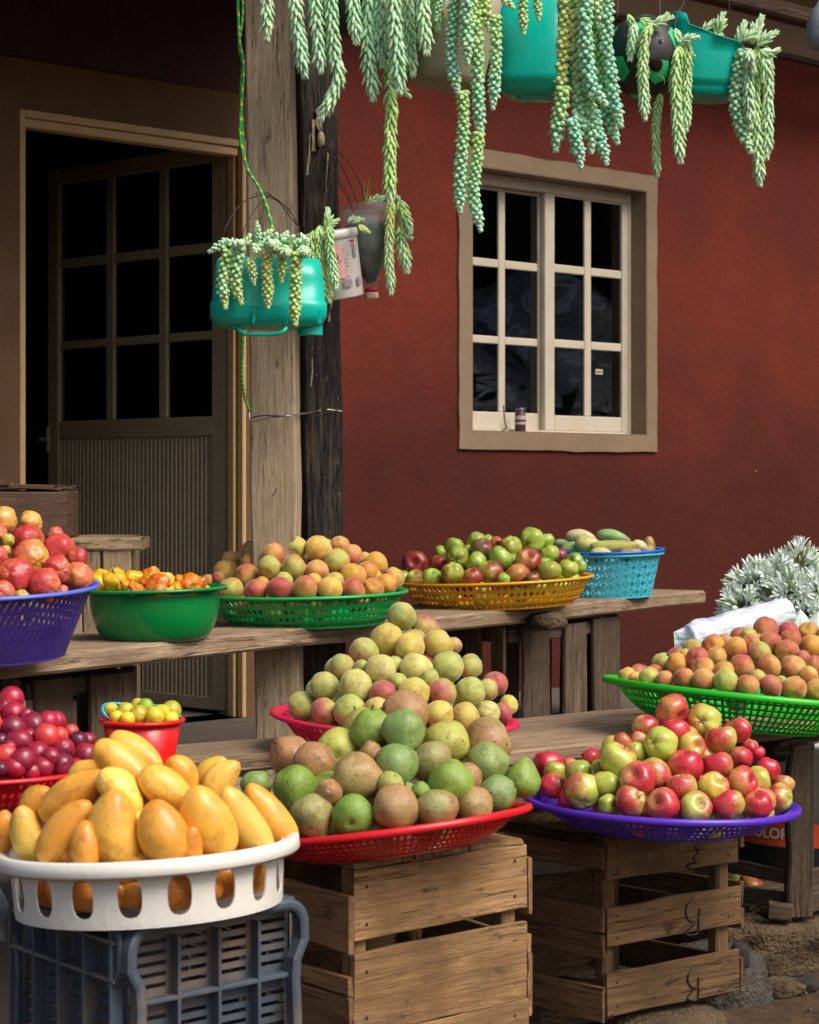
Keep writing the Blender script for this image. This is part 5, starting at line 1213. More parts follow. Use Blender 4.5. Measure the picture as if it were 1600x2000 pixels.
# denim-like cloth at the left edge
t = NT('faded_blue_cloth'); n_ = t.noise(t.vscale(t.obj(), 1, 1, 1), 90, 5, .7); t.l(t.mix(n_, rgb(70, 82, 98), rgb(160, 172, 186)), t.b.inputs['Base Color']); t.b.inputs['Roughness'].default_value = .95; t.bump(n_, .003)
v = []; f = []; nu, nv = 26, 30
for j in range(nv+1):
    for i in range(nu+1):
        u, w_ = i/nu, j/nv; p_ = P(-90 + 106*u - 8*w_*u, 1690 + 150*w_, 3.42)
        v.append(p_ + Vector((.006*math.sin(w_*9+u*4)*u, .03*math.sin(u*11+w_*3) - .02*u, .006*math.sin(u*17))))
for j in range(nv):
    for i in range(nu): a = j*(nu+1)+i; f.append((a, a+1, a+nu+2, a+nu+1))
solid(tag(link('cloth', mesh('cloth', v, f), t.m, None, None, True), 'faded blue cloth hanging at the left edge under the plums', 'cloth'), .003)

# ------------------------------------------------------------------ paint pail behind the open crate
PAILW = plastic('pail_white', rgb(206, 204, 196)); ORG = plain('orange_print', rgb(214, 78, 34), .5); BLU = plain('blue_print', rgb(40, 140, 200), .5); GRN = plain('green_print', rgb(40, 150, 80), .5); WHT = plain('white_print', rgb(226, 220, 208), .5)
pc = P(1563, 0, 5.3); pr_ = .165; pz0 = FLOOR - .30
pail = empty('paint_pail', (pc.x, pc.y, .0), 'white paint pail with orange COLOR label behind the open crate', 'pail')
MP = Matrix.Translation((pc.x, pc.y, 0))
zO0 = zz(1652, 5.17); zO1 = zz(1606, 5.17)
link('pail_body', lathe([(.0002, .02), (pr_*.92, .02), (pr_, zz(1470, 5.17)), (pr_+.006, zz(1470, 5.17)), (pr_+.006, zz(1462, 5.17)), (.0002, zz(1462, 5.17))], 56), PAILW, pail, MP, True)
def cyl_patch(name, r, a0, a1, z0_, z1_, mat, parent, M, n=24):
    v = []; f = []
    for i in range(n+1):
        a = R(a0+(a1-a0)*i/n); v += [(r*math.cos(a), r*math.sin(a), z0_), (r*math.cos(a), r*math.sin(a), z1_)]
    for i in range(n): f.append((2*i, 2*i+2, 2*i+3, 2*i+1))
    return link(name, mesh('patch', v, f), mat, parent, M, True)
cyl_patch('orange_band', pr_+.0015, 150, 390, zO0, zO1, ORG, pail, MP, 48)
cyl_patch('dark_band', pr_+.0012, 150, 390, .03, zO0-.001, plain('dark_print', rgb(24, 22, 24), .5), pail, MP, 48)
cyl_patch('blue_emblem', pr_+.0025, 283, 296, zz(1660, 5.17), zz(1626, 5.17), BLU, pail, MP)
cyl_patch('blue_emblem', pr_+.0022, 283, 300, zz(1622, 5.17), zz(1598, 5.17), plain('pale_blue_print', rgb(120, 180, 210), .5), pail, MP)
def wrap_text(txt, size, r, a_mid, zc_, mat, parent, M, name='lettering', bold=.0):
    cu = bpy.data.curves.new('text', 'FONT'); cu.body = txt; cu.size = size; cu.align_x = 'CENTER'; cu.resolution_u = 3; cu.offset = bold
    o = bpy.data.objects.new('text', cu); C.objects.link(o); dg = bpy.context.evaluated_depsgraph_get(); me = bpy.data.meshes.new_from_object(o.evaluated_get(dg))
    bpy.data.objects.remove(o)
    for v_ in me.vertices:
        a = R(a_mid) + v_.co.x/r; z = zc_ + v_.co.y; v_.co = (r*math.cos(a), r*math.sin(a), z)
    me.materials.clear(); return link(name, me, mat, parent, M)
wrap_text('COLOR', .038, pr_+.003, 227, zz(1636, 5.17), WHT, pail, MP, bold=.0012)
wrap_text('Pintura Vinil Acrílica', .0165, pr_+.003, 234, zz(1650, 5.17)+.001, plain('pale_orange_print', rgb(236, 150, 110), .5), pail, MP)
wrap_text('S', .036, pr_+.004, 287, zz(1624, 5.17), WHT, pail, MP, bold=.001)
wrap_text('C', .075, pr_+.003, 286, zz(1544, 5.17), GRN, pail, MP, bold=.003)
# the forgotten apple inside the open crate
o = bpy.data.objects.new('apple', FM['sapple'][0]); C.objects.link(o); o.color = PAL['sapple']['R'][0][:3] + (.6,); o.matrix_basis = Matrix.Translation(P(1468, 1728, 5.05)) @ Euler((.5,.3,1)).to_matrix().to_4x4() @ Matrix.Diagonal((.034, .034, .03, 1)); tag(o, 'single dull red apple lying in the bottom of open crate', 'apple')
o = bpy.data.objects.new('apple', FM['sapple'][1]); C.objects.link(o); o.color = PAL['sapple']['G'][0][:3] + (.2,); o.matrix_basis = Matrix.Translation(P(1446, 1724, 5.12)) @ Matrix.Diagonal((.03, .03, .027, 1)); tag(o, 'green apple beside the dull red one in the open crate', 'apple')

# ------------------------------------------------------------------ little bottle on the window sill
sx, sz_ = wp(1018, 838, .03)
jar = empty('jar', MH @ Vector((sx, .035, wB+.004)), 'small dark jar with a printed label on the window sill', 'jar')
MJ = Matrix.Translation(MH @ Vector((sx, .035, wB+.004)))
link('jar_body', lathe([(.0002, 0), (.021, 0), (.023, .004), (.023, .072), (.018, .082), (.017, .09)], 24), plain('jar_plastic', rgb(70, 56, 66), .3), jar, MJ, True)
link('lid', lathe([(.018, .083), (.019, .085), (.019, .098), (.0002, .099)], 24), plain('jar_lid', rgb(90, 76, 70), .4), jar, MJ, True)
cyl_patch('label', .0234, 180, 360, .03, .066, plain('jar_label', rgb(180, 160, 150), .5), jar, MJ)
cyl_patch('label_band', .0236, 180, 360, .04, .05, plain('jar_label_dark', rgb(90, 50, 70), .5), jar, MJ)
sx2, _ = wp(984, 838, .03)
hk = tag(link('hook', tube(curve([MH @ Vector((sx2-.02, .02, wB+.006)), MH @ Vector((sx2, .015, wB+.016)), MH @ Vector((sx2+.005, .03, wB+.05)), MH @ Vector((sx2+.004, .035, wB+.11))], 14), .003, 6), WIRE), 'small dark latch hook standing on the window sill', 'hook')

# ------------------------------------------------------------------ bag roll and flowers
def plastic_roll():
    a = P(1343, 1246, 4.78); b = P(1536, 1196, 4.9); d = (b-a); L = d.length; Mx = frame(a, d, Vector((0,0,1)))
    from mathutils import noise
    v = []; f = []; nx, ns = 50, 40
    for i in range(nx+1):
        x = L*i/nx
        for j in range(ns):
            an = 2*math.pi*j/ns; r = .039*(1+.10*noise.noise(Vector((x*26, math.cos(an)*1.6, math.sin(an)*1.6)))*(1.6-1.1*i/nx)+.05*noise.noise(Vector((x*80, math.cos(an)*4, math.sin(an)*4))))
            if i < 4: r *= .86+.035*i
            v.append((x, r*math.cos(an), r*math.sin(an)*.92))
    for i in range(nx):
        for j in range(ns): f.append((i*ns+j, i*ns+(j+1) % ns, (i+1)*ns+(j+1) % ns, (i+1)*ns+j))
    b0 = len(v); v.append((0, 0, 0)); v.append((L, 0, 0))
    for j in range(ns): f.append((b0, (j+1) % ns, j)); f.append((b0+1, nx*ns+j, nx*ns+(j+1) % ns))
    t = NT('bag_plastic'); n1 = t.noise(t.vscale(t.obj(), 1, 3, 3), 16, 4, .6)
    t.l(t.ramp(n1, [(.3, rgb(176, 194, 226)), (.5, rgb(232, 238, 248)), (.7, rgb(250, 251, 253))]), t.b.inputs['Base Color']); t.b.inputs['Roughness'].default_value = .22; t.b.inputs['Coat Weight'].default_value = .6; t.b.inputs['Coat Roughness'].default_value = .1
    t.b.inputs['Transmission Weight'].default_value = .15; t.bump(t.noise(t.vscale(t.obj(), 1.0, 4, 4), 11, 4, .6, 1.0), .007)
    o = empty('bag_roll', (a+b)/2, 'roll of clear plastic bags lying behind the peaches at right', 'bag roll')
    link('roll', mesh('roll', v, f), t.m, o, Mx, True)
    link('loose_end', mesh('flap', [Mx @ Vector(p) for p in ((0,.0,.028),(-.028,.012,.02),(-.035,.01,-.03),(-.01,0,-.045),(.0,-.01,-.01))], [(0,1,2,3,4)]), t.m, o)
plastic_roll()

def flowers():
    WHITE = plain('white_petal', rgb(228, 236, 228), .6, var=.06); BUD = plain('green_white_bud', rgb(196, 212, 180), .6, var=.15); PED = plain('flower_stalk', rgb(84, 110, 52), .6)
    WHITE.node_tree.nodes['Principled BSDF'].inputs['Subsurface Weight'].default_value = .1
    # flower: six petals opening from a tube
    v = []; f = []
    for k in range(6):
        a = 2*math.pi*k/6; b = len(v); c, s = math.cos(a), math.sin(a)
        for (r, z, w_) in ((.0015, 0, .0012), (.003, .011, .0022), (.0065, .020, .0030), (.011, .028, .0026), (.0155, .033, .0005)):
            v += [(r*c - w_*s, r*s + w_*c, z), (r*c*1.02, r*s*1.02, z-.0009), (r*c + w_*s, r*s - w_*c, z)]
        for i in range(4):
            f += [(b+3*i, b+3*i+1, b+3*i+4, b+3*i+3), (b+3*i+1, b+3*i+2, b+3*i+5, b+3*i+4)]
    fl = mesh('flower', v, f); fl.materials.append(WHITE)
    bd = lathe([(.0004, 0), (.0022, .003), (.0042, .012), (.0044, .020), (.0026, .027), (.0003, .030)], 8); bd.materials.append(BUD); bd.shade_smooth()
    umb = [((1452, 1192, 5.12), 30, 20, (-.8, -.25, .25), .052), ((1500, 1140, 5.18), 34, 26, (-.2, -.35, 1), .066), ((1560, 1118, 5.2), 36, 24, (.1, -.5, .9), .066), ((1592, 1165, 5.12), 34, 18, (.1, -.9, .3), .064), ((1470, 1148, 5.16), 28, 16, (-.6, -.3, .7), .06), ((1572, 1205, 5.08), 24, 14, (.0, -1, -.1), .05), ((1635, 1125, 5.2), 30, 16, (.4, -.5, .7), .06), ((1525, 1185, 5.14), 30, 22, (-.1, -.8, .5), .055), ((1545, 1160, 5.1), 26, 16, (0, -1, .3), .05)]
    base = P(1560, 1330, 5.25)
    bq = empty('flower_bunch', base, 'bunch of white agapanthus flowers and buds at right edge', 'flowers')
    names = ['a']
    for ui, ((x, y, Z), nf_, nb, dr, rad) in enumerate(umb):
        c = P(x, y, Z); dr = Vector(dr).normalized(); vs = []; fs = []
        core = link('stalk', tube(curve([base + Vector((random.uniform(-.02, .02), 0, 0)), c - Vector((0, 0, .06)), c], 10), .004, 6), PED, bq)
        nf_ = int(nf_*1.9); nb = int(nb*.8)
        for k in range(nf_+nb):
            for _ in range(20):
                q = Vector((random.gauss(0, 1), random.gauss(0, 1), random.gauss(0, 1))).normalized()
                if q.dot(dr) > -.15: break
            L = rad*random.uniform(.5, .95); bud = k >= nf_*.62
            tip = c + q*L
            t_ = tube([c, c.lerp(tip, .5)+Vector((0,0,.004)), tip], .0011, 4); b = len(vs)
            vs += [tuple(v_.co) for v_ in t_.vertices]; fs += [tuple(b+i for i in p_.vertices) for p_ in t_.polygons]; bpy.data.meshes.remove(t_)
            o = bpy.data.objects.new('bud' if bud else 'flower', bd if bud else fl); C.objects.link(o); o.parent = core
            M = q.to_track_quat('Z', 'Y').to_matrix().to_4x4() @ Matrix.Rotation(random.uniform(0, 6.28), 4, 'Z') @ Matrix.Scale(random.uniform(.8, 1.1)*(1.1 if bud else 1.08), 4); M.translation = tip
            o.matrix_basis = wm(core).inverted() @ M
        st_o = link('pedicels', mesh('ped', vs, fs), PED, core); st_o['kind'] = 'stuff'
    # long green leaves and the pale sheath at the foot
    for (x0, y0, x1, y1) in ((1520, 1290, 1500, 1165), (1510, 1290, 1486, 1180), (1540, 1300, 1532, 1170), (1560, 1290, 1575, 1180), (1530, 1290, 1515, 1190)):
        board('leaf', PED, P(x0, y0, 5.2), P(x1, y1, 5.16), .018, .003, (0,-1,.2), bq, nx=3)
    for (x, y, rr_) in ((1545, 1228, 1.0), (1568, 1222, -.4), (1590, 1226, .5), (1612, 1222, 0)):
        v = []; f = []
        for j in range(7):
            for i in range(5): u = i/4-.5; w_ = j/6; v.append(P(x, y+30, 5.0) + Vector((u*.05*math.sin(w_*math.pi*.9+.25)+rr_*.02*w_, -.012*math.cos(u*3), .08*w_)))
        for j in range(6):
            for i in range(4): a = j*5+i; f.append((a, a+1, a+6, a+5))
        link('white_wrapping', mesh('wrap', v, f), WHITE, bq, None, True)
    v = lathe([(.0002, 0), (.07, 0), (.09, .33), (.09, .34), (.08, .33), (.0002, .30)], 32)
    bz = LB + 0.0
    o = empty('flower_bucket', (base.x, base.y+.06, LB), 'dark bucket holding the white flowers behind the green tray', 'bucket')
    link('bucket_shell', v, plain('dark_bucket_plastic', rgb(30, 40, 36), .5), o, Matrix.Translation((base.x, base.y+.06, LB-.12)) @ Matrix.Scale(.95, 4), True)
flowers()

# ------------------------------------------------------------------ hanging pots
def superloft(levels, n=4.0, seg=48, rimfn=None, close=True):
    """levels: (z, hx, hy); cross-section a superellipse"""
    v = []; f = []
    for li, (z, hx, hy) in enumerate(levels):
        for k in range(seg):
            a = 2*math.pi*k/seg; c, s = math.cos(a), math.sin(a); m = (abs(c)**n+abs(s)**n)**(-1/n)
            zz_ = z
            if rimfn and li > 0: zmax = rimfn(a); zz_ = min(z, zmax) if z > 0 else z
            v.append((hx*c*m, hy*s*m, zz_))
    for li in range(len(levels)-1):
        for k in range(seg): f.append((li*seg+k, li*seg+(k+1) % seg, (li+1)*seg+(k+1) % seg, (li+1)*seg+k))
    if close: f.append(tuple(reversed(range(seg))))
    return mesh('loft', v, f)
def wires(parent, pts_list, r=.0016, mat=WIRE):
    for pts in pts_list: link('hanging_wire', tube(curve([P(*p) for p in pts], 20), r, 5), mat, parent)

# teal jug lying on its side
J0 = P(524, 642, 5.2); hx = 113*5.2/F
jug = empty('hanging_jug', J0, 'teal plastic jug cut open on its side, hung on the grey post', 'jug', 'pots hanging from wires')
MJg = Matrix.Translation(J0) @ Matrix.Rotation(R(8), 4, 'Z'); H_ = 132*5.2/F
solid(link('jug_body', superloft([(0, hx*.72, .06), (.004, hx*.84, .075), (.013, hx*.94, .088), (.03, hx*.995, .095), (.05, hx, .097), (.0655, hx*.997, .097), (.068, hx*.965, .093), (H_*.7, hx*.94, .09), (H_, hx*.88, .085)], 4.5), TEAL, jug, MJg, True), .002)
# moulded recess, handle bar underneath and screw cap
link('handle', tube(curve([P(464, 641, 5.13), P(474, 650, 5.12), P(490, 653, 5.12), P(535, 653, 5.12), P(552, 648, 5.12), P(560, 640, 5.13)], 20), .0055, 8), TEAL, jug, None, True)
cp = []
for k in range(48):
    a = 2*math.pi*k/48; cp.append(a)
v = []; f = []
for z in (0, .028):
    for k in range(48): r = .0315*(1 + (.025 if k % 2 else 0)); v.append((r*math.cos(cp[k]), r*math.sin(cp[k]), z))
for k in range(48): f.append((k, (k+1) % 48, 48+(k+1) % 48, 48+k))
f.append(tuple(reversed(range(48))))
link('cap', mesh('cap', v, f), TEAL, jug, Matrix.Translation(P(606, 655, 5.2)))
link('soil', superloft([(H_*.80, hx*.88, .08), (H_*.84, hx*.5, .05), (H_*.85, .001, .001)], 4.5, close=False), SOIL, jug, MJg, True)
for k in range(3):     # raised seam lines of the mould
    board('moulded_ridge', TEAL, P(497+k*64, 605, 5.087), P(497+k*64, 632, 5.09), .006, .004, (0,-1,0), jug, nx=2)
wires(jug, [[(438, 472, 5.15), (443, 440, 5.15), (475, 395, 5.25), (524, 376, 5.4)], [(474, 465, 5.15), (480, 440, 5.2), (505, 400, 5.3), (528, 380, 5.4)], [(586, 470, 5.15), (582, 440, 5.15), (560, 405, 5.3), (524, 378, 5.4)], [(586, 445, 5.15), (568, 425, 5.25), (545, 395, 5.35), (520, 382, 5.4)]])
# white printed bucket
WB = P(666, 520, 5.42); MW = Matrix.Translation(WB) @ Matrix.Rotation(R(9), 4, 'Y') @ Matrix.Rotation(R(0), 4, 'X') @ Matrix.Translation((0, 0, -.095))
MW = Matrix.Translation(WB) @ Matrix.Rotation(R(-7), 4, 'Y') @ Matrix.Rotation(R(-7), 4, 'X') @ Matrix.Translation((0,0,-.092))
MW = Matrix.Translation(P(655, 518, 5.42)) @ Matrix.Rotation(R(-9), 4, 'Y') @ Matrix.Rotation(R(9), 4, 'X') @ Matrix.Translation((0,0,-.09))
wbk = bpy.data.objects.new('hanging_bucket', None); C.objects.link(wbk); wbk.matrix_basis = MW; tag(wbk, 'small white printed bucket with a trailing plant between jug and bottle', 'bucket', 'pots hanging from wires')
PWH = plastic('bucket_white', rgb(224, 216, 208), dirt=rgb(130, 104, 80))
solid(link('bucket_shell', lathe([(.0002, 0), (.062, 0), (.064, .003), (.071, .165), (.0715, .166)], 48), PWH, wbk, MW, True), .0015)
link('rim', lathe([(.071, .16), (.0745, .161), (.0745, .182), (.071, .184), (.069, .182), (.069, .16), (.071, .16)], 48), PWH, wbk, MW, True)
link('stained_base', lathe([(.0002, -.0008), (.0605, -.0008)], 40), plain('rusty_stain', rgb(150, 112, 66), .7), wbk, MW)
PINK = plain('pink_print', rgb(226, 160, 160), .5); NAVY = plain('navy_print', rgb(60, 72, 100), .5); GRY = plain('grey_print', rgb(140, 128, 138), .5); REDP = plain('red_print', rgb(190, 50, 60), .5)
cyl_patch('pink_panel', .0705, 262, 292, .055, .145, PINK, wbk, MW); 
cyl_patch('grey_emblem', .0712, 283, 303, .03, .05, GRY, wbk, MW); cyl_patch('grey_emblem', .071, 318, 330, .03, .052, GRY, wbk, MW)
cyl_patch('red_strip', .0722, 314, 328, .147, .153, REDP, wbk, MW); cyl_patch('barcode', .0715, 318, 327, .105, .143, GRY, wbk, MW)
for k in range(11):
    a0 = 268+random.uniform(-2, 2); an = R(20+14*k); r = .0715
    pts = [Vector((r*math.cos(R(a0)+t_*math.cos(an)*.32), r*math.sin(R(a0)+t_*math.cos(an)*.32), .09+t_*math.sin(an)*.04)) for t_ in (0, .5, 1)]
    link('agave_leaf_print', tube(pts, .0011, 4), NAVY, wbk, MW)
link('agave_stem_print', tube([Vector((.0715*math.cos(R(a)), .0715*math.sin(R(a)), z)) for a, z in ((268, .09), (272, .12), (276, .15))], .0008, 4), NAVY, wbk, MW)
link('soil', lathe([(.0002, .158), (.069, .152)], 30), SOIL, wbk, MW)
for i, (a0, z) in enumerate([(298+random.uniform(-1,1)*6, .06+.009*k) for k in range(9)]):
    cyl_patch('fine_print', .0714, a0-4, a0+random.uniform(2, 6), z, z+.003, PINK, wbk, MW, 4)
wires(wbk, [[(598, 465, 5.4), (594, 420, 5.45), (606, 340, 5.7), (628, 285, 5.9)], [(700, 400, 5.4), (680, 350, 5.5), (652, 300, 5.8), (630, 284, 5.9)]])
# cut bottle, neck down
MB_ = Matrix.Translation(P(727, 583, 5.5)) @ Matrix.Rotation(R(-4), 4, 'Y')
bt = bpy.data.objects.new('hanging_bottle', None); C.objects.link(bt); bt.matrix_basis = MB_; tag(bt, 'clear cut bottle hung neck down with a red and white cap', 'bottle', 'pots hanging from wires')
link('bottle_shell', lathe([(.014, .028), (.0155, .04), (.03, .07), (.052, .11), (.066, .15), (.071, .19), (.072, .215), (.0705, .218), (.072, .222), (.073, .257)], 48), CLEAR, bt, MB_, True)
link('soil', lathe([(.0002, .045), (.012, .045), (.028, .072), (.05, .112), (.063, .15), (.067, .185), (.066, .20), (.0002, .205)], 40), plain('damp_soil', rgb(62, 62, 44), .8, .4, var=.5, nscale=40, bump=.003), bt, MB_, True)
link('cap_ring', lathe([(.0155, .017), (.0185, .017), (.0185, .026), (.015, .028)], 32), plain('red_cap_ring', rgb(200, 30, 40), .4), bt, MB_, True)
link('cap', lathe([(.0002, 0), (.0175, 0), (.0182, .002), (.0182, .016), (.0155, .0165)], 32), plain('cream_cap', rgb(226, 208, 182), .5), bt, MB_)
wires(bt, [[(668, 412, 5.5), (684, 390, 5.5), (660, 345, 5.6), (645, 300, 5.85), (629, 285, 5.9)], [(712, 392, 5.5), (700, 350, 5.6), (665, 300, 5.8), (632, 283, 5.9)], [(690, 415, 5.43), (685, 400, 5.43), (672, 375, 5.5), (640, 320, 5.8), (629, 287, 5.9)]], .0012)
# dark round pot hanging high at left
dpot = empty('hanging_pot', P(665, 70, 5.3), 'dark pot above the charred post, mostly out of view', 'pot', 'pots hanging from wires')
BLK = plain('black_plastic', rgb(36, 34, 36), .5, var=.3, nscale=8, dirt=rgb(90, 84, 76), dirt_amt=.35)
pm = P(672, 70, 5.4)
solid(link('pot_shell', lathe([(.0002, 0), (.03, .003), (.06, .02), (.08, .055), (.088, .1), (.085, .15)], 40), BLK, dpot, Matrix.Translation(pm), True), .002)
wires(dpot, [[(620, -40, 5.4), (640, -120, 5.4), (670, -185, 5.38)], [(725, -40, 5.4), (700, -120, 5.4), (672, -185, 5.38)]])
# cloudy beige tub
CREAM = plastic('cloudy_tub_plastic', rgb(178, 168, 140), .5, thin=.25, dirt=rgb(110, 92, 60))
tm = P(868, 168, 5.45); MT = Matrix.Translation(tm) @ Matrix.Rotation(R(7), 4, 'Y') @ Matrix.Rotation(R(20), 4, 'Z')
tub = bpy.data.objects.new('hanging_tub', None); C.objects.link(tub); tub.matrix_basis = MT; tag(tub, 'cloudy beige plastic tub behind the longest trailing stems', 'tub', 'pots hanging from wires')
solid(link('tub_shell', superloft([(0, .085, .075), (.004, .094, .084), (.03, .098, .088), (.16, .112, .1), (.27, .122, .108)], 4), CREAM, tub, MT, True), .002)
link('strap_lug', boxes([((-.012, .012), (-.006, .0), (-.012, .012))]), plain('lug_cream', rgb(214, 190, 140), .5), tub, Matrix.Translation(P(866, 27, 5.33)))
link('rivet', lathe([(.0001, .002), (.004, .0015), (.0045, 0)], 10), WIRE, tub, Matrix.Translation(P(864, 27, 5.322)) @ Matrix.Rotation(R(90), 4, 'X'))
wires(tub, [[(800, -60, 5.45), (830, -120, 5.45), (862, -180, 5.5)], [(930, -60, 5.45), (900, -120, 5.45), (866, -180, 5.5)]])
# big teal container
bm_ = P(1045, 191, 5.6); MBg = Matrix.Translation(bm_) @ Matrix.Rotation(R(2), 4, 'Y') @ Matrix.Rotation(R(-16), 4, 'Z')
bj = bpy.data.objects.new('hanging_jug', None); C.objects.link(bj); bj.matrix_basis = MBg; tag(bj, 'tall teal plastic jug hanging at top centre behind thick stems', 'jug', 'pots hanging from wires')
solid(link('jug_body', superloft([(0, .062, .06), (.003, .078, .075), (.012, .092, .088), (.03, .099, .095), (.034, .104, .099), (.05, .106, .1), (.34, .098, .095)], 4.5), TEAL, bj, MBg, True), .002)
link('base_ring', superloft([(-.005, .05, .048), (.002, .056, .052)], 4.5), TEAL, bj, MBg, True)
wires(bj, [[(985, -60, 5.6), (1010, -120, 5.6), (1040, -175, 5.65)], [(1100, -60, 5.6), (1070, -120, 5.6), (1045, -175, 5.65)]])
# ball pot with pentagons
def ball_pot():
    bm = bmesh.new(); bmesh.ops.create_icosphere(bm, subdivisions=1, radius=1)
    bmesh.ops.bevel(bm, geom=list(bm.verts), offset=33.3, offset_type='PERCENT', affect='VERTICES', segments=1)
    for fc in bm.faces: fc.material_index = 1 if len(fc.verts) == 5 else 0
    bmesh.ops.poke(bm, faces=bm.faces); bmesh.ops.subdivide_edges(bm, edges=bm.edges, cuts=4, use_grid_fill=True)
    for v_ in bm.verts: v_.co = v_.co.normalized()
    me = bpy.data.meshes.new('ball'); bm.to_mesh(me); bm.free()
    c = P(1258, 112, 5.72); r = 83*5.72/F
    q1 = Vector((0, .8507, .5257)); dv = Vector((P(1285, 120, 5.6) - P(1258, 112, 5.72))).normalized()
    # turn a pentagon towards the lower right front
    rot = q1.rotation_difference(dv).to_matrix().to_4x4()
    M = Matrix.Translation(c) @ Matrix.Diagonal((r*.9, r*.9, r, 1)) @ rot
    o = empty('ball_pot', c, 'black and green football turned into a hanging pot', 'pot', 'pots hanging from wires')
    me.materials.append(BLK); me.materials.append(plain('green_patch', rgb(52, 190, 120), .5, dirt=rgb(40, 60, 46)))
    link('ball', me, None, o, M, True)
    hc = P(1288, 130, 5.6); out = (hc-c).normalized()
    link('soil_hole', lathe([(.0001, .003), (.010, .004), (.017, .001), (.019, -.004)], 20), SOIL, o, out.to_track_quat('Z', 'Y').to_matrix().to_4x4().copy() if False else Matrix.Translation(c + out*r*.93) @ out.to_track_quat('Z', 'Y').to_matrix().to_4x4(), True)
    hc2 = P(1291, 80, 5.62); out2 = (hc2-c).normalized(); M2 = Matrix.Translation(c + out2*r*.945) @ out2.to_track_quat('Z', 'Y').to_matrix().to_4x4()
    link('valve_hole', lathe([(.0001, .0005), (.004, .0005)], 12), plain('hole_black', rgb(8, 8, 8), .9), o, M2)
    link('valve_ring', lathe([(.004, 0), (.0042, .0016), (.006, .0016), (.0064, 0)], 16), WIRE_L, o, M2, True)
    link('root', tube(curve([P(1286, 146, 5.58), P(1294, 150, 5.57), P(1298, 158, 5.57), P(1297, 166, 5.58)], 8), .0012, 4), plain('pale_root', rgb(180, 140, 90), .7), o)
    wires(o, [[(1206, 32, 5.7), (1207, 0, 5.7), (1206, -175, 5.72)], [(1290, 42, 5.7), (1289, 0, 5.7), (1288, -175, 5.75)]], .0009, WIRE_L)
ball_pot()
# teal cut-away container at right
cm_ = P(1374, 195, 5.85); MC = Matrix.Translation(cm_) @ Matrix.Rotation(R(3), 4, 'Y')
cj = bpy.data.objects.new('hanging_jug', None); C.objects.link(cj); cj.matrix_basis = MC; tag(cj, 'teal jug cut away in a sweeping curve, right of the ball pot', 'jug', 'pots hanging from wires')
def rimf(a):
    c, s = math.cos(a), math.sin(a)          # c=-1 left (high), s=-1 front
    return .185 - c*.035 + (.03*s if s > 0 else -.012*s*s) + (.03 if c < -.6 and s < .4 else 0)
solid(link('jug_body', superloft([(0, .07, .065), (.003, .08, .076), (.02, .086, .082), (.032, .088, .084), (.036, .094, .09), (.05, .096, .092), (.12, .1, .096), (.17, .102, .098), (.21, .104, .1), (.26, .105, .101)], 3.2, 64, rimf), TEAL, cj, MC, True), .002)
link('soil', superloft([(.112, .097, .092), (.118, .06, .05), (.12, .001, .001)], 3.2, close=False), SOIL, cj, MC, True)
wires(cj, [[(1326, 20, 5.82), (1334, 6, 5.82), (1340, -165, 5.85)], [(1430, 38, 5.9), (1424, 0, 5.9), (1420, -165, 5.95)], [(1318, 52, 5.76), (1326, 22, 5.78), (1338, 2, 5.8)]], .0016)
# grey bulb-like pot at the top right corner
gb = empty('hanging_bulb_pot', P(1600, 100, 5.9), 'grey rounded pot hanging at the top right corner', 'pot', 'pots hanging from wires')
link('pot_shell', lathe([(.0002, 0), (.028, .002), (.04, .01), (.047, .04), (.045, .08), (.034, .115), (.02, .13), (.012, .145), (.0002, .146)], 32), plain('grey_clay', rgb(120, 124, 130), .6, dirt=rgb(176, 160, 110), bump=.002), gb, Matrix.Translation(P(1606, 98, 5.9)), True)
wires(gb, [[(1606, -2, 5.9), (1605, -60, 5.9), (1604, -165, 6.0)]])

# ------------------------------------------------------------------ trailing succulents
def leaf_unit(pointed):
    ns, nr = 6, 6; v = []
    for j in range(nr+1):
        t = j/nr
        r = math.sin(math.pi*min(1, t*.98+.02))**.75 * ((1-.45*t) if pointed else (1-.06*t))
        if j == 0: r = .45
        if j == nr: r = .02
        for k in range(ns): a = 2*math.pi*k/ns; v.append((t, r*math.cos(a), r*math.sin(a)))
    f = []
    for j in range(nr):
        for k in range(ns): f.append((j*ns+k, j*ns+(k+1) % ns, (j+1)*ns+(k+1) % ns, (j+1)*ns+k))
    f.append(tuple(range(nr*ns, nr*ns+ns)))
    return np.array(v), f
LU = {True: leaf_unit(True), False: leaf_unit(False)}
LCOL = {'b': ((.24,.52,.29), (.40,.68,.42)), 'g': ((.32,.56,.14), (.50,.70,.24)), 'y': ((.54,.62,.13), (.68,.72,.24)), 'p': ((.38,.64,.34), (.60,.80,.50)), 't': ((.18,.52,.38), (.32,.66,.50))}
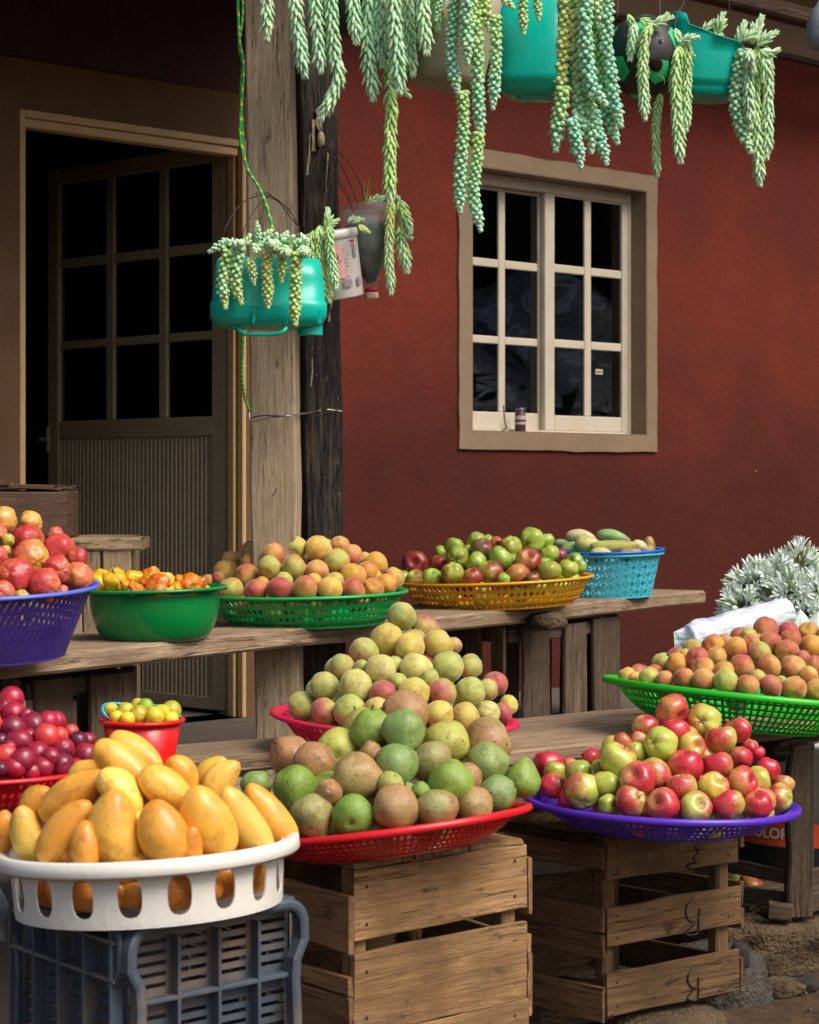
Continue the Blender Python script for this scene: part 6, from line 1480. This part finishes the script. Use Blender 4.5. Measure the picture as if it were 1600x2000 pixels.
def strand_mesh(pts, Z, wpx, kind='p', cols=('b', 'b'), tipc='p', dens=1.0, start=0.0):
    """pts: photo polyline; wpx: full strand width in photo pixels"""
    pz = [P(p[0], p[1], p[2] if len(p) > 2 else Z) for p in pts]; c = curve(pz, 60)
    seg = np.array([tuple(q) for q in c]); L = np.r_[0, np.cumsum(np.linalg.norm(np.diff(seg, axis=0), axis=1))]; tot = L[-1]
    rad = wpx*Z/F/2; pointed = kind == 'p'
    rad *= 1.04; ll = rad*(1.42 if pointed else .86); lw = ll*(.215 if pointed else .36); th_out = .60 if pointed else 1.2       # angle off the axis
    step = (lw*1.9*lw*2.1)/(2*math.pi*rad*.52)*.92/dens if pointed else (lw*2.0*lw*2.0)/(2*math.pi*rad*.62)*1.0/dens
    n = int(tot/step)+10; U, fu = LU[pointed]; V = []; FF = []; CC = []
    for i in range(n):
        s = min(tot, i*step) ; x = np.array([np.interp(s, L, seg[:, k]) for k in range(3)])
        x2 = np.array([np.interp(min(tot, s+.006), L, seg[:, k]) for k in range(3)]); x1 = np.array([np.interp(max(0, s-.006), L, seg[:, k]) for k in range(3)])
        t = x2-x1; t /= max(1e-9, np.linalg.norm(t)); a = i*2.39996+random.gauss(0, .08)
        e1 = np.cross(t, (.1, 1, .05)); e1 /= np.linalg.norm(e1); e2 = np.cross(t, e1); o_ = e1*math.cos(a)+e2*math.sin(a)
        end = (tot-s)/(rad*1.4); th = th_out*random.uniform(.85, 1.15); k_ = 1.0
        if end < 1: th = th*(.25+.75*max(0, end)); k_ = .62+.38*max(0, end)
        if i > n-11: th = .15+.45*((n-i)/11); k_ = .6
        d = t*math.cos(th)+o_*math.sin(th); d /= np.linalg.norm(d); w1 = np.cross(d, o_ + .01); w1 /= np.linalg.norm(w1); w2 = np.cross(d, w1)
        l_ = ll*k_*random.uniform(.88, 1.12); wd = lw*k_*random.uniform(.9, 1.12)
        q = U.copy(); bend = (q[:, 0]**2)*l_*.12
        pts_ = x + np.outer(q[:, 0]*l_, d) + np.outer(q[:, 1]*wd, w1) + np.outer(q[:, 2]*wd*.92, w2) + np.outer(bend, t if pointed else -o_*.0)
        b = len(V)*len(U); V.append(pts_); FF += [tuple(b+j for j in p_) for p_ in fu]
        u = s/tot; lo = np.array(LCOL[cols[0]][0])*(1-u)+np.array(LCOL[cols[1]][0])*u; hi = np.array(LCOL[cols[0]][1])*(1-u)+np.array(LCOL[cols[1]][1])*u
        cc = (lo+(hi-lo)*random.random())*random.uniform(.92, 1.08)
        if tipc and end < 1.0: cc = cc*.5+np.array(LCOL[tipc][1])*.5
        if random.random() < .05: cc = cc*.6+np.array((.6, .45, .25))*.4*.7
        tipmix = (U[:, 0]**3)[:, None]; cv = cc[None, :]*(1-tipmix*.25)+np.array((.58, .72, .48))[None, :]*tipmix*.25
        CC.append(np.c_[cv, np.ones(len(U))])
    V = np.concatenate(V); CC = np.concatenate(CC)
    me = bpy.data.meshes.new('strand'); me.from_pydata(V.tolist(), [], FF); at = me.color_attributes.new('tint', 'FLOAT_COLOR', 'POINT'); at.data.foreach_set('color', CC.ravel()); me.shade_smooth()
    return me, c
STEMP = plain('pale_plant_stem', rgb(170, 150, 110), .6)
def plant(label, Z, strands, loc=None):
    o = empty('trailing_succulent', P(strands[0][0][0][0], strands[0][0][0][1], Z), label, 'succulent', 'trailing succulents in hanging pots')
    for s in strands:
        pts, wpx = s[0], s[1]; kw = s[2] if len(s) > 2 else {}
        me, c = strand_mesh(pts, kw.pop('Z', Z), wpx, **kw)
        st_o = link('stem', tube(c, .0022, 5), STEMP, o)
        fo = link('leaves', me, M_LEAF, st_o); fo['kind'] = 'stuff'
    return o
p_ = dict(kind='p'); b_ = dict(kind='b')
def S(pts, w, **k): return (pts, w, dict(k))
plant('pale thick-leaved succulent with four tails over the tops of both posts', 5.25, [
    S([(520,-60),(521,20),(522,66)], 36, cols=('p','p')), S([(570,-60),(576,0),(582,60),(594,138)], 40, cols=('p','b')), S([(612,-60),(616,0),(621,60),(626,128)], 38, cols=('p','b')),
    S([(643,-60),(647,20),(653,100),(660,135),(655,170),(632,222)], 38, cols=('b','p')), S([(688,-60),(690,10),(696,72)], 38, cols=('p','b'))])
plant('large pale succulent hanging above the cut bottle, one tail very long', 5.3, [
    S([(722,-60),(721,20),(720,90),(728,182)], 42, cols=('b','b')), S([(748,-60),(748,20),(752,80)], 42, cols=('p','p')), S([(768,-60,5.25),(770,40,5.25),(776,100,5.25),(780,168,5.25)], 42, cols=('p','b')),
    S([(757,60,5.33),(760,120,5.33),(764,178,5.33)], 34, cols=('g','g')), S([(762,172),(764,215),(762,300),(762,388)], 36, cols=('g','g')), S([(793,-50),(797,30),(800,90),(805,135)], 38, cols=('p','b')),
    S([(822,-60,5.25),(828,30,5.25),(833,92,5.25)], 40, cols=('p','p')), S([(848,-60),(852,10),(855,50)], 32, cols=('b','b')), S([(818,70,5.38),(826,95,5.38),(832,124,5.38)], 26, cols=('b','g')), S([(775,176),(785,178),(796,186)], 22, cols=('b','b')), S([(740,-40),(738,40),(745,120)], 36, cols=('b','b'))])
plant('beaded succulent with two long tails hanging past the window corner', 5.27, [
    S([(890,-60),(888,20),(882,100),(893,176)], 36, kind='b', cols=('b','t')), S([(912,-60,5.24),(912,40,5.24),(913,118,5.24)], 38, kind='b', cols=('b','b')), S([(930,20),(932,80),(934,170),(937,258)], 38, kind='b', cols=('g','t')),
    S([(905,178),(906,250),(900,340),(899,410)], 36, kind='b', cols=('g','t')), S([(936,258),(932,310),(926,370),(930,410),(938,446)], 34, kind='b', cols=('g','t')), S([(968,30),(969,90),(967,160),(963,207)], 34, kind='b', cols=('g','t')),
    S([(950,-50),(948,10),(955,55)], 34, kind='b', cols=('y','g')), S([(926,-40),(926,20),(925,60)], 34, kind='b', cols=('g','g')), S([(862,-30),(858,10),(852,36)], 26, kind='b', cols=('b','b')), S([(975,-40),(985,-5),(1000,12)], 30, kind='b', cols=('g','g'))])
plant('short beaded succulent tails against the tall teal jug', 5.45, [S([(1023,-40),(1022,10),(1023,62)], 28, kind='b', cols=('b','g')), S([(1052,-40),(1050,0),(1052,36)], 26, kind='b', cols=('b','g'))])
plant('thickest beaded succulent, many tangled yellow and blue-green tails, centre right', 5.5, [
    S([(1104,-60),(1102,40),(1099,110),(1094,185)], 40, kind='b', cols=('y','y')), S([(1100,170,5.48),(1094,215,5.48),(1088,250,5.48),(1086,288,5.48)], 44, kind='b', cols=('g','t')),
    S([(1122,20),(1128,110),(1132,185),(1128,250),(1120,290)], 42, kind='b', cols=('y','t')), S([(1145,-60,5.46),(1144,60,5.46),(1150,150,5.46),(1160,178,5.46),(1180,200,5.46)], 42, kind='b', cols=('b','t')),
    S([(1118,230,5.46),(1124,270,5.46),(1132,300,5.46),(1134,322,5.46)], 36, kind='b', cols=('t','t')), S([(1140,120),(1148,190),(1158,240),(1156,292)], 40, kind='b', cols=('g','t')),
    S([(1182,-60),(1186,20),(1184,90),(1192,130),(1198,190),(1212,242)], 38, kind='b', cols=('b','t')), S([(1164,40,5.53),(1170,130,5.53),(1184,200,5.53),(1192,240,5.53),(1204,274,5.53)], 40, kind='b', cols=('g','t')),
    S([(1160,215),(1168,255),(1178,290),(1184,316)], 34, kind='b', cols=('t','t')), S([(1125,225),(1140,240),(1158,258)], 34, kind='b', cols=('b','t')), S([(1166,-60),(1164,-10),(1170,50)], 40, kind='b', cols=('y','b')), S([(1128,-60,5.54),(1130,0,5.54),(1128,60,5.54)], 44, kind='b', cols=('y','g'))])
plant('pale succulent spilling from the football pot with three tails', 5.6, [
    S([(1226,28),(1232,42),(1238,52)], 22, cols=('g','g')), S([(1240,45,5.56),(1236,75,5.56),(1232,108,5.56)], 28, cols=('p','p')), S([(1270,48,5.54),(1260,80,5.54),(1256,140,5.54),(1260,224,5.54)], 30, cols=('g','p')), S([(1250,38),(1262,44),(1276,50)], 28, cols=('g','p')),
    S([(1276,50),(1290,42),(1298,34)], 28, cols=('p','p')), S([(1318,56,5.66),(1324,75,5.66),(1332,90,5.66)], 30, cols=('p','p')), S([(1326,90,5.64),(1320,150,5.64),(1322,220,5.64),(1328,306,5.64)], 34, cols=('g','p')), S([(1342,80,5.66),(1342,150,5.66),(1340,246,5.66)], 28, cols=('g','p')),
    S([(1332,80,5.64),(1346,76,5.64),(1356,74,5.64)], 26, cols=('p','p')), S([(1340,100,5.66),(1350,106,5.66)], 22, cols=('p','g')), S([(1300,40),(1308,36)], 22, cols=('p','p'))])
plant('single thin green tail hanging from under the football pot', 5.7, [S([(1290,182),(1284,220),(1281,260),(1283,336)], 24, cols=('g','p'))])
plant('bushy pale succulent over the rim of the cut-away teal jug', 5.78, [
    S([(1452,95,5.76),(1442,140,5.76),(1436,200,5.76),(1448,250,5.76),(1464,292,5.76)], 38, kind='b', cols=('b','b')), S([(1478,90),(1474,160),(1476,230),(1480,290),(1484,350)], 34, cols=('g','p')),
    S([(1496,90),(1500,150),(1500,220),(1498,298)], 32, cols=('p','p')), S([(1462,110,5.74),(1462,170,5.74),(1466,240,5.74)], 32, cols=('b','p')),
    S([(1372,62,5.82),(1380,55,5.82),(1388,48,5.82)], 28, cols=('g','p')), S([(1400,70,5.8),(1406,50,5.8),(1410,36,5.8)], 30, cols=('g','p')), S([(1392,84,5.8),(1396,76,5.8),(1402,72,5.8)], 26, cols=('g','p')), S([(1420,90,5.8),(1432,92,5.8),(1444,96,5.8)], 30, cols=('g','p')), S([(1440,90,5.78),(1446,70,5.78),(1452,52,5.78)], 30, cols=('p','p')),
    S([(1470,85,5.76),(1476,62,5.76),(1484,42,5.76)], 32, cols=('p','p')), S([(1480,90,5.76),(1494,76,5.76),(1508,68,5.76)], 32, cols=('p','p')), S([(1484,100,5.74),(1500,104,5.74),(1512,100,5.74)], 30, cols=('p','p')), S([(1464,95,5.72),(1464,112,5.72),(1470,132,5.72)], 32, cols=('p','p')), S([(1452,80,5.74),(1464,70,5.74),(1470,60,5.74)], 32, cols=('p','p')), S([(1490,110,5.74),(1496,130,5.74),(1492,150,5.74)], 30, cols=('p','g'))])
plant('beaded succulent filling the teal jug on the post, with five tails', 5.06, [
    S([(448,488),(440,520),(436,560),(440,596)], 36, kind='b', cols=('g','b'), tipc='y'), S([(470,480),(462,520),(462,560),(470,588)], 36, kind='b', cols=('b','g'), tipc='y'), S([(488,505,5.05),(492,525,5.05),(496,552,5.05)], 26, kind='b', cols=('y','t'), tipc='y'),
    S([(522,490),(522,530),(524,560),(524,596)], 32, kind='b', cols=('y','g'), tipc='y'), S([(553,490),(552,520),(550,546)], 30, kind='b', cols=('g','g'), tipc='y'), S([(580,492,5.05),(578,540,5.05),(576,590,5.05),(577,630,5.05)], 34, kind='b', cols=('g','g'), tipc='y'),
    S([(440,478),(428,482),(412,490)], 28, kind='b', cols=('b','b')), S([(460,480),(450,474),(440,470)], 32, kind='b', cols=('p','b')), S([(478,478),(484,470),(486,464)], 34, kind='b', cols=('b','b')), S([(505,470),(504,450),(502,436)], 20, kind='b', cols=('b','b')),
    S([(500,480,5.08),(502,484,5.06),(500,490,5.04)], 34, kind='b', cols=('b','p')), S([(520,480,5.1),(530,470,5.08),(538,460,5.06)], 36, kind='b', cols=('b','p')), S([(540,484,5.1),(534,480,5.04),(530,478,5.0)], 36, kind='b', cols=('b','p')), S([(555,484,5.1),(562,472,5.08),(570,464,5.06)], 36, kind='b', cols=('b','p')), S([(580,482,5.12),(590,476,5.1),(598,470,5.08)], 36, kind='b', cols=('b','p')), S([(560,490,5.08),(556,492,5.04),(560,494,5.0)], 34, kind='b', cols=('g','p')), S([(590,490,5.1),(594,492,5.06),(596,494,5.02)], 34, kind='b', cols=('b','p')), S([(468,490,5.1),(466,480,5.06),(470,476,5.02)], 34, kind='b', cols=('b','p')), S([(515,470,5.16),(520,460,5.16),(526,454,5.16)], 34, kind='b', cols=('b','p')), S([(600,480,5.16),(596,470,5.16),(590,462,5.16)], 34, kind='b', cols=('b','p')), S([(545,472,5.16),(552,464,5.16),(558,458,5.16)], 34, kind='b', cols=('b','p'))])
plant('slender-leaved succulent drooping over the white printed bucket', 5.34, [
    S([(624,440),(622,470),(624,500),(630,540),(640,580)], 28, cols=('g','g')), S([(642,440,5.32),(644,480,5.32),(650,520,5.32),(656,556,5.32)], 26, cols=('g','p')), S([(612,450),(608,480),(612,510)], 26, cols=('g','g')), S([(636,450),(640,434),(640,416)], 26, cols=('g','p')), S([(630,446),(646,438),(656,432)], 20, cols=('g','p')), S([(690,436,5.34),(696,432,5.34),(704,430,5.34)], 20, cols=('p','g')), S([(680,436,5.36),(684,430,5.36),(686,428,5.36)], 20, cols=('p','g')), S([(700,440,5.32),(708,446,5.32),(718,452,5.32)], 16, cols=('y','y')), S([(632,520,5.35),(636,550,5.35),(642,584,5.35)], 22, cols=('g','g'))])
plant('succulent in the cut bottle with two tails on its right', 5.42, [
    S([(765,392),(762,440),(760,490),(764,566)], 26, cols=('y','p')), S([(778,390,5.44),(788,420,5.44),(784,460,5.44),(794,520,5.44)], 34, cols=('g','p')), S([(785,410,5.42),(795,430,5.42),(800,448,5.42)], 26, cols=('g','p')), S([(720,400,5.5),(728,392,5.5),(732,388,5.5)], 24, cols=('g','g')), S([(736,398,5.5),(742,392,5.5),(750,388,5.5)], 24, cols=('g','g')), S([(756,392,5.46),(764,386,5.46),(772,386,5.46)], 24, cols=('g','g')), S([(782,440,5.43),(790,456,5.43),(798,462,5.43)], 22, cols=('g','p'))])
gr_ = empty('grass_tuft', P(716, 400, 5.5), 'few upright grass blades growing in the cut bottle', 'grass')
for (x1, y1, w_) in ((724, 338, .0022), (712, 350, .0018), (720, 362, .0016), (728, 356, .0012)):
    link('blade', tube(curve([P(716, 402, 5.5), P((716+x1)/2-2, (402+y1)/2, 5.5), P(x1, y1, 5.5)], 8), w_, 4, lambda t: 1-.85*t), plain('grass_blade', rgb(130, 170, 60), .5), gr_)

# ------------------------------------------------------------------ what the window mirrors: tarpaulin, bush, dark boards added to keep sky out (right, out of view)
backdrop = empty('backdrop', (8.6, 7.4, 0), 'dark board shed added to darken the window glass, out of view at right', 'backdrop')
DK = wood('backdrop_wood', rgb(20, 17, 15), rgb(40, 34, 30), rgb(60, 52, 46), .4)
for k in range(12):
    y = 3.8+.62*k; board('wall_board', DK, (8.4, y, 0), (8.4, y, 4.4), .628, .04, (-1, 0, 0), backdrop)
board('roof', DK, (8.7, 3.4, 4.45), (8.7, 11.3, 4.45), 1.4, .06, (0, 0, 1), backdrop)
t = NT('blue_tarpaulin'); t.l(t.ramp(t.noise(t.vscale(t.obj(), 1, 1.2, 1), 1.7, 5, .6, 2.2), [(.38, rgb(24, 30, 34)), (.46, rgb(96, 110, 122)), (.53, rgb(30, 36, 40)), (.60, rgb(170, 182, 196)), (.68, rgb(60, 70, 78))]), t.b.inputs['Base Color']); t.b.inputs['Roughness'].default_value = .4
v = []; f = []
for j in range(25):
    for i in range(41):
        u, w_ = i/40, j/24; v.append((5.7+.12*math.sin(u*9+w_*5)+1.9*w_, 6.0+4.2*u, 1.35+1.5*w_+.16*math.sin(u*9+w_*4)+.10*math.sin(u*23+w_*9)-.2*math.sin(u*math.pi)))
for j in range(24):
    for i in range(40): a = j*41+i; f.append((a, a+1, a+42, a+41))
tag(link('tarpaulin', mesh('tarp', v, f), t.m, None, None, True), 'sagging blue-white tarpaulin in front of the shed, mirrored in window', 'tarpaulin')
bush = empty('bush', (6.0, 7.6, 0), 'leafy bush before the tarpaulin, mirrored in the lower panes', 'bush')
BL = plain('bush_leaf', rgb(58, 84, 44), .6, var=.3)
v = []; f = []
for _ in range(1500):
    c = Vector((random.gauss(5.9, .25), random.gauss(7.7, .7), abs(random.gauss(.9, .42)))); d = Vector((random.gauss(0,1), random.gauss(0,1), random.gauss(0,.6))).normalized()*.13; e_ = d.cross(Vector((random.random(), random.random(), 1))).normalized()*.04; b = len(v)
    v += [c-d, c+e_, c+d, c-e_]; f.append((b, b+1, b+2, b+3))
o = link('leaves', mesh('leaves', v, f), BL, bush); o['kind'] = 'stuff'
for k in range(6): link('branch', tube([Vector((5.9, 7.7, 0)), Vector((5.9+random.gauss(0,.1), 7.7+random.gauss(0,.3), .6)), Vector((5.9+random.gauss(0,.2), 7.7+random.gauss(0,.6), 1.2))], .015, 5), STEMB, bush)
